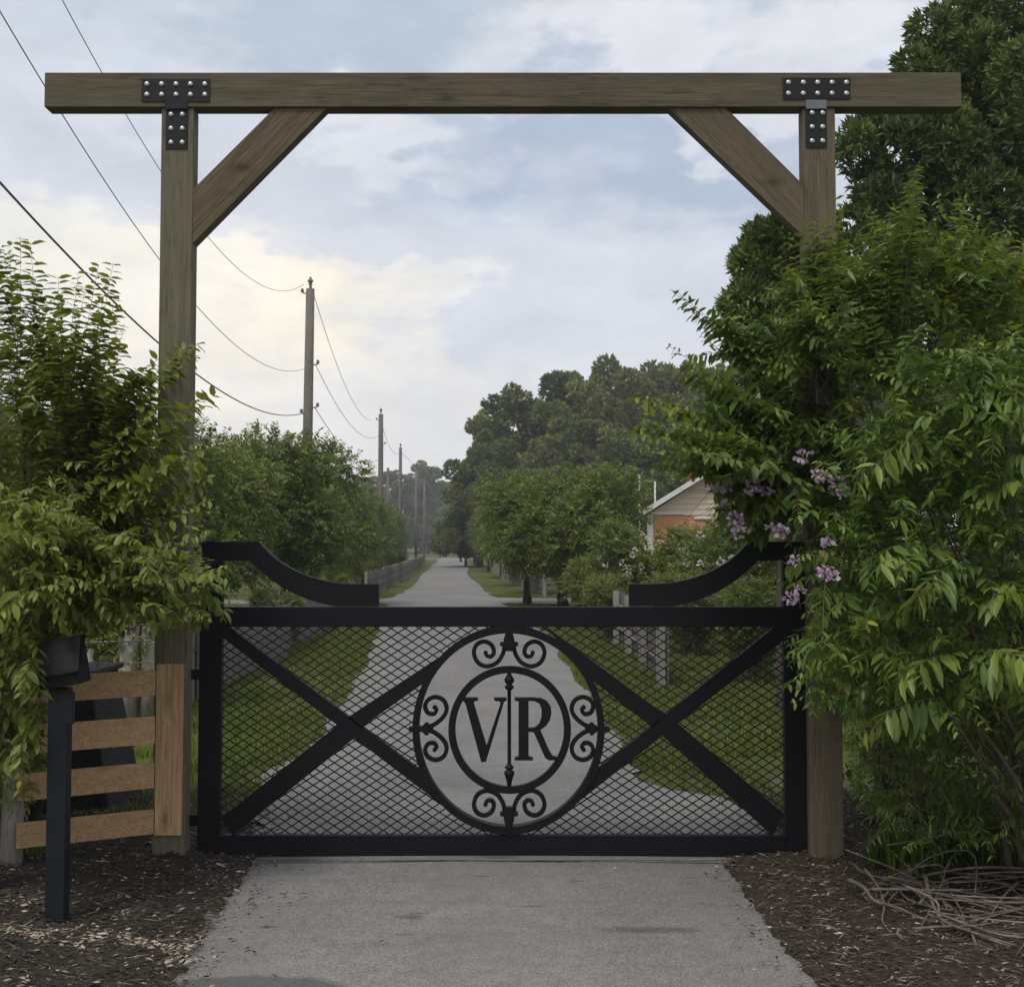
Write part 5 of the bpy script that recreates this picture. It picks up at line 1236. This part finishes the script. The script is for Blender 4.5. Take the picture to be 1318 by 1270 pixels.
# ---- tall wood beyond the verge trees
def wood_tree(seed, h, rad, conif, m, n=7000, leaf=.42):
    rn2 = random.Random(seed); bl = []; rs_ = np.random.default_rng(seed)
    if conif:
        for i in range(46):
            t = rn2.random(); z = h * (.12 + .86 * t); r_ = rad * (1 - t) ** .55 + .15; a = rn2.uniform(0, 2*pi); q_ = sqrt(rn2.random())
            bl.append((cos(a)*r_*q_, sin(a)*r_*q_, z, .35 + rad*.20*(1 - t*.7)))
    else:
        for i in range(40):
            t = rn2.random(); z = h * (.22 + .74 * t); r_ = rad * sin(pi * (.25 + .70 * t)) ** .7; a = rn2.uniform(0, 2*pi); q_ = sqrt(rn2.random())
            bl.append((cos(a)*r_*q_, sin(a)*r_*q_, z, rad * rn2.uniform(.16, .30)))
    cm = tufts('crown', bl, n, leaf, rs_, m, 5, .22)
    tb = MB(); tb.tube([(0,0,-.3), (.1,0,h*.4), (0,.1,h*.95)], [h*.02, h*.014, h*.003], 8)
    for b_ in bl[::3]: tb.tube([(0, 0, b_[2]*.75), (b_[0]*.6, b_[1]*.6, b_[2]*.92), b_[:3]], [h*.006, h*.004, h*.001], 4)
    return cm, tb.mesh('trunk', W_darkbark)
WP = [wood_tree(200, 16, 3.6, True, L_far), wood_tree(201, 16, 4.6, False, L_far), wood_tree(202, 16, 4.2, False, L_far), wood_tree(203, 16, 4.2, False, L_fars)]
woods = [  # px of the crown centre, px of its top, distance, kind, width
 (618,530,96,0,.85,'leftmost dark conifer of the tall wood beyond the verge trees'), (650,488,98,0,1.15,'tallest dark conifer at the left of the tall wood'), (682,498,100,0,1.15,'dark conifer third from the left in the tall wood'),
 (735,478,96,2,1.1,'rounded olive green tree in the middle of the tall wood'), (768,466,104,1,1.0,'high crowned tree in the centre of the tall wood'), (712,520,90,1,.8,'lower green tree in front of the gap in the tall wood'), (800,480,92,3,.9,'pale green tree top in the centre of the tall wood'),
 (832,475,104,1,1.1,'dark rounded tree right of the pale tree top'), (858,462,98,0,1.0,'pointed tree at the highest spot of the wood above the house'), (892,472,100,3,1.1,'pale olive tree of the wood above the house'), (930,480,96,1,1.1,'dark tree of the wood right above the house roof'), (965,488,100,2,1.1,'tree of the wood partly behind the right gatepost'),
 (1005,480,105,1,1.2,'tree of the wood behind the right gatepost'), (770,540,84,2,.8,'lower dark tree at the foot of the wood, left of the house'), (820,548,82,1,.85,'lower dark tree at the foot of the wood just behind the house'), (880,545,84,2,.9,'lower dark tree at the foot of the wood over the house roof'),
 (660,570,84,1,.7,'low dark tree at the left foot of the wood'), (612,575,94,1,.6,'smallest dark tree at the left end of the tall wood'), (1060,485,100,2,1.2,'tree of the wood hidden behind the bright bush'), (1130,485,100,1,1.2,'rightmost tree of the tall wood, behind the bushes'), (940,545,84,1,.9,'lower tree at the foot of the wood right of the house')]
for i, (px, py, Y, k_, w_, lab) in enumerate(woods):
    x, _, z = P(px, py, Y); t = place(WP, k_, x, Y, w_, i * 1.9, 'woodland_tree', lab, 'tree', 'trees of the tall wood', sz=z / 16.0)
# far hazy trees at the end of the road
far = [(542,590,185,0,1.0,'hazy pine at the far end of the road behind the utility poles'), (552,604,190,1,.9,'hazy broad tree beside the far pine'), (522,612,200,1,1.0,'hazy tree left of the far pine'), (500,606,175,2,1.0,'hazy tree behind the second utility pole'), (478,618,190,1,1.1,'hazy tree above the end of the left-hand row'),
       (572,622,205,1,.9,'hazy low tree straight down the road'), (590,630,200,0,.9,'hazy conifer just right of the end of the road'), (607,618,190,0,.8,'hazy conifer in the notch beside the tall wood'), (583,648,168,2,.8,'dark rounded tree closing off the end of the road'), (603,645,165,1,.8,'dark tree at the right of the road end'), (566,655,172,1,.7,'dark tree at the left of the road end'), (622,640,160,2,.9,'dark tree between the road end and the verge trees')]
for i, (px, py, Y, k_, w_, lab) in enumerate(far):
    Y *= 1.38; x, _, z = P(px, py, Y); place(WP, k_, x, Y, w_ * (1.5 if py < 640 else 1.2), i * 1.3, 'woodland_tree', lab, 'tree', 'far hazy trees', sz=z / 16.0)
# far-off wood closing the horizon
rn2 = random.Random(3); bl = []
for i in range(480):
    a = R(rn2.uniform(-75, 75)); d_ = rn2.uniform(280, 318)
    if abs(a) < R(3) and False: continue
    h = rn2.uniform(8, 13) + 2.5 * sin(a * 9)
    for z in (h * .3, h * .62, h * .85): bl.append((sin(a)*d_ + rn2.gauss(0, 1), cos(a)*d_, z, rn2.uniform(1.8, 3.2)))
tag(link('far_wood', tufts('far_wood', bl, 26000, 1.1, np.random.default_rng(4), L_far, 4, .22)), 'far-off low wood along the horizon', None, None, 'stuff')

# ------------------------------------------------------------ haze
hz = MB().box((-420, -30, -1.2), (420, 330, 27)).build('haze', None); hz['kind'] = 'stuff'
hm = bpy.data.materials.new('haze_air'); hm.use_nodes = True; hn = hm.node_tree.nodes; hn.remove(hn['Principled BSDF'])
pv = hn.new('ShaderNodeVolumePrincipled'); pv.inputs['Color'].default_value = (.93, .95, 1, 1); pv.inputs['Density'].default_value = .0009; pv.inputs['Anisotropy'].default_value = .2
hm.node_tree.links.new(pv.outputs[0], hn['Material Output'].inputs['Volume']); hz.data.materials.append(hm)
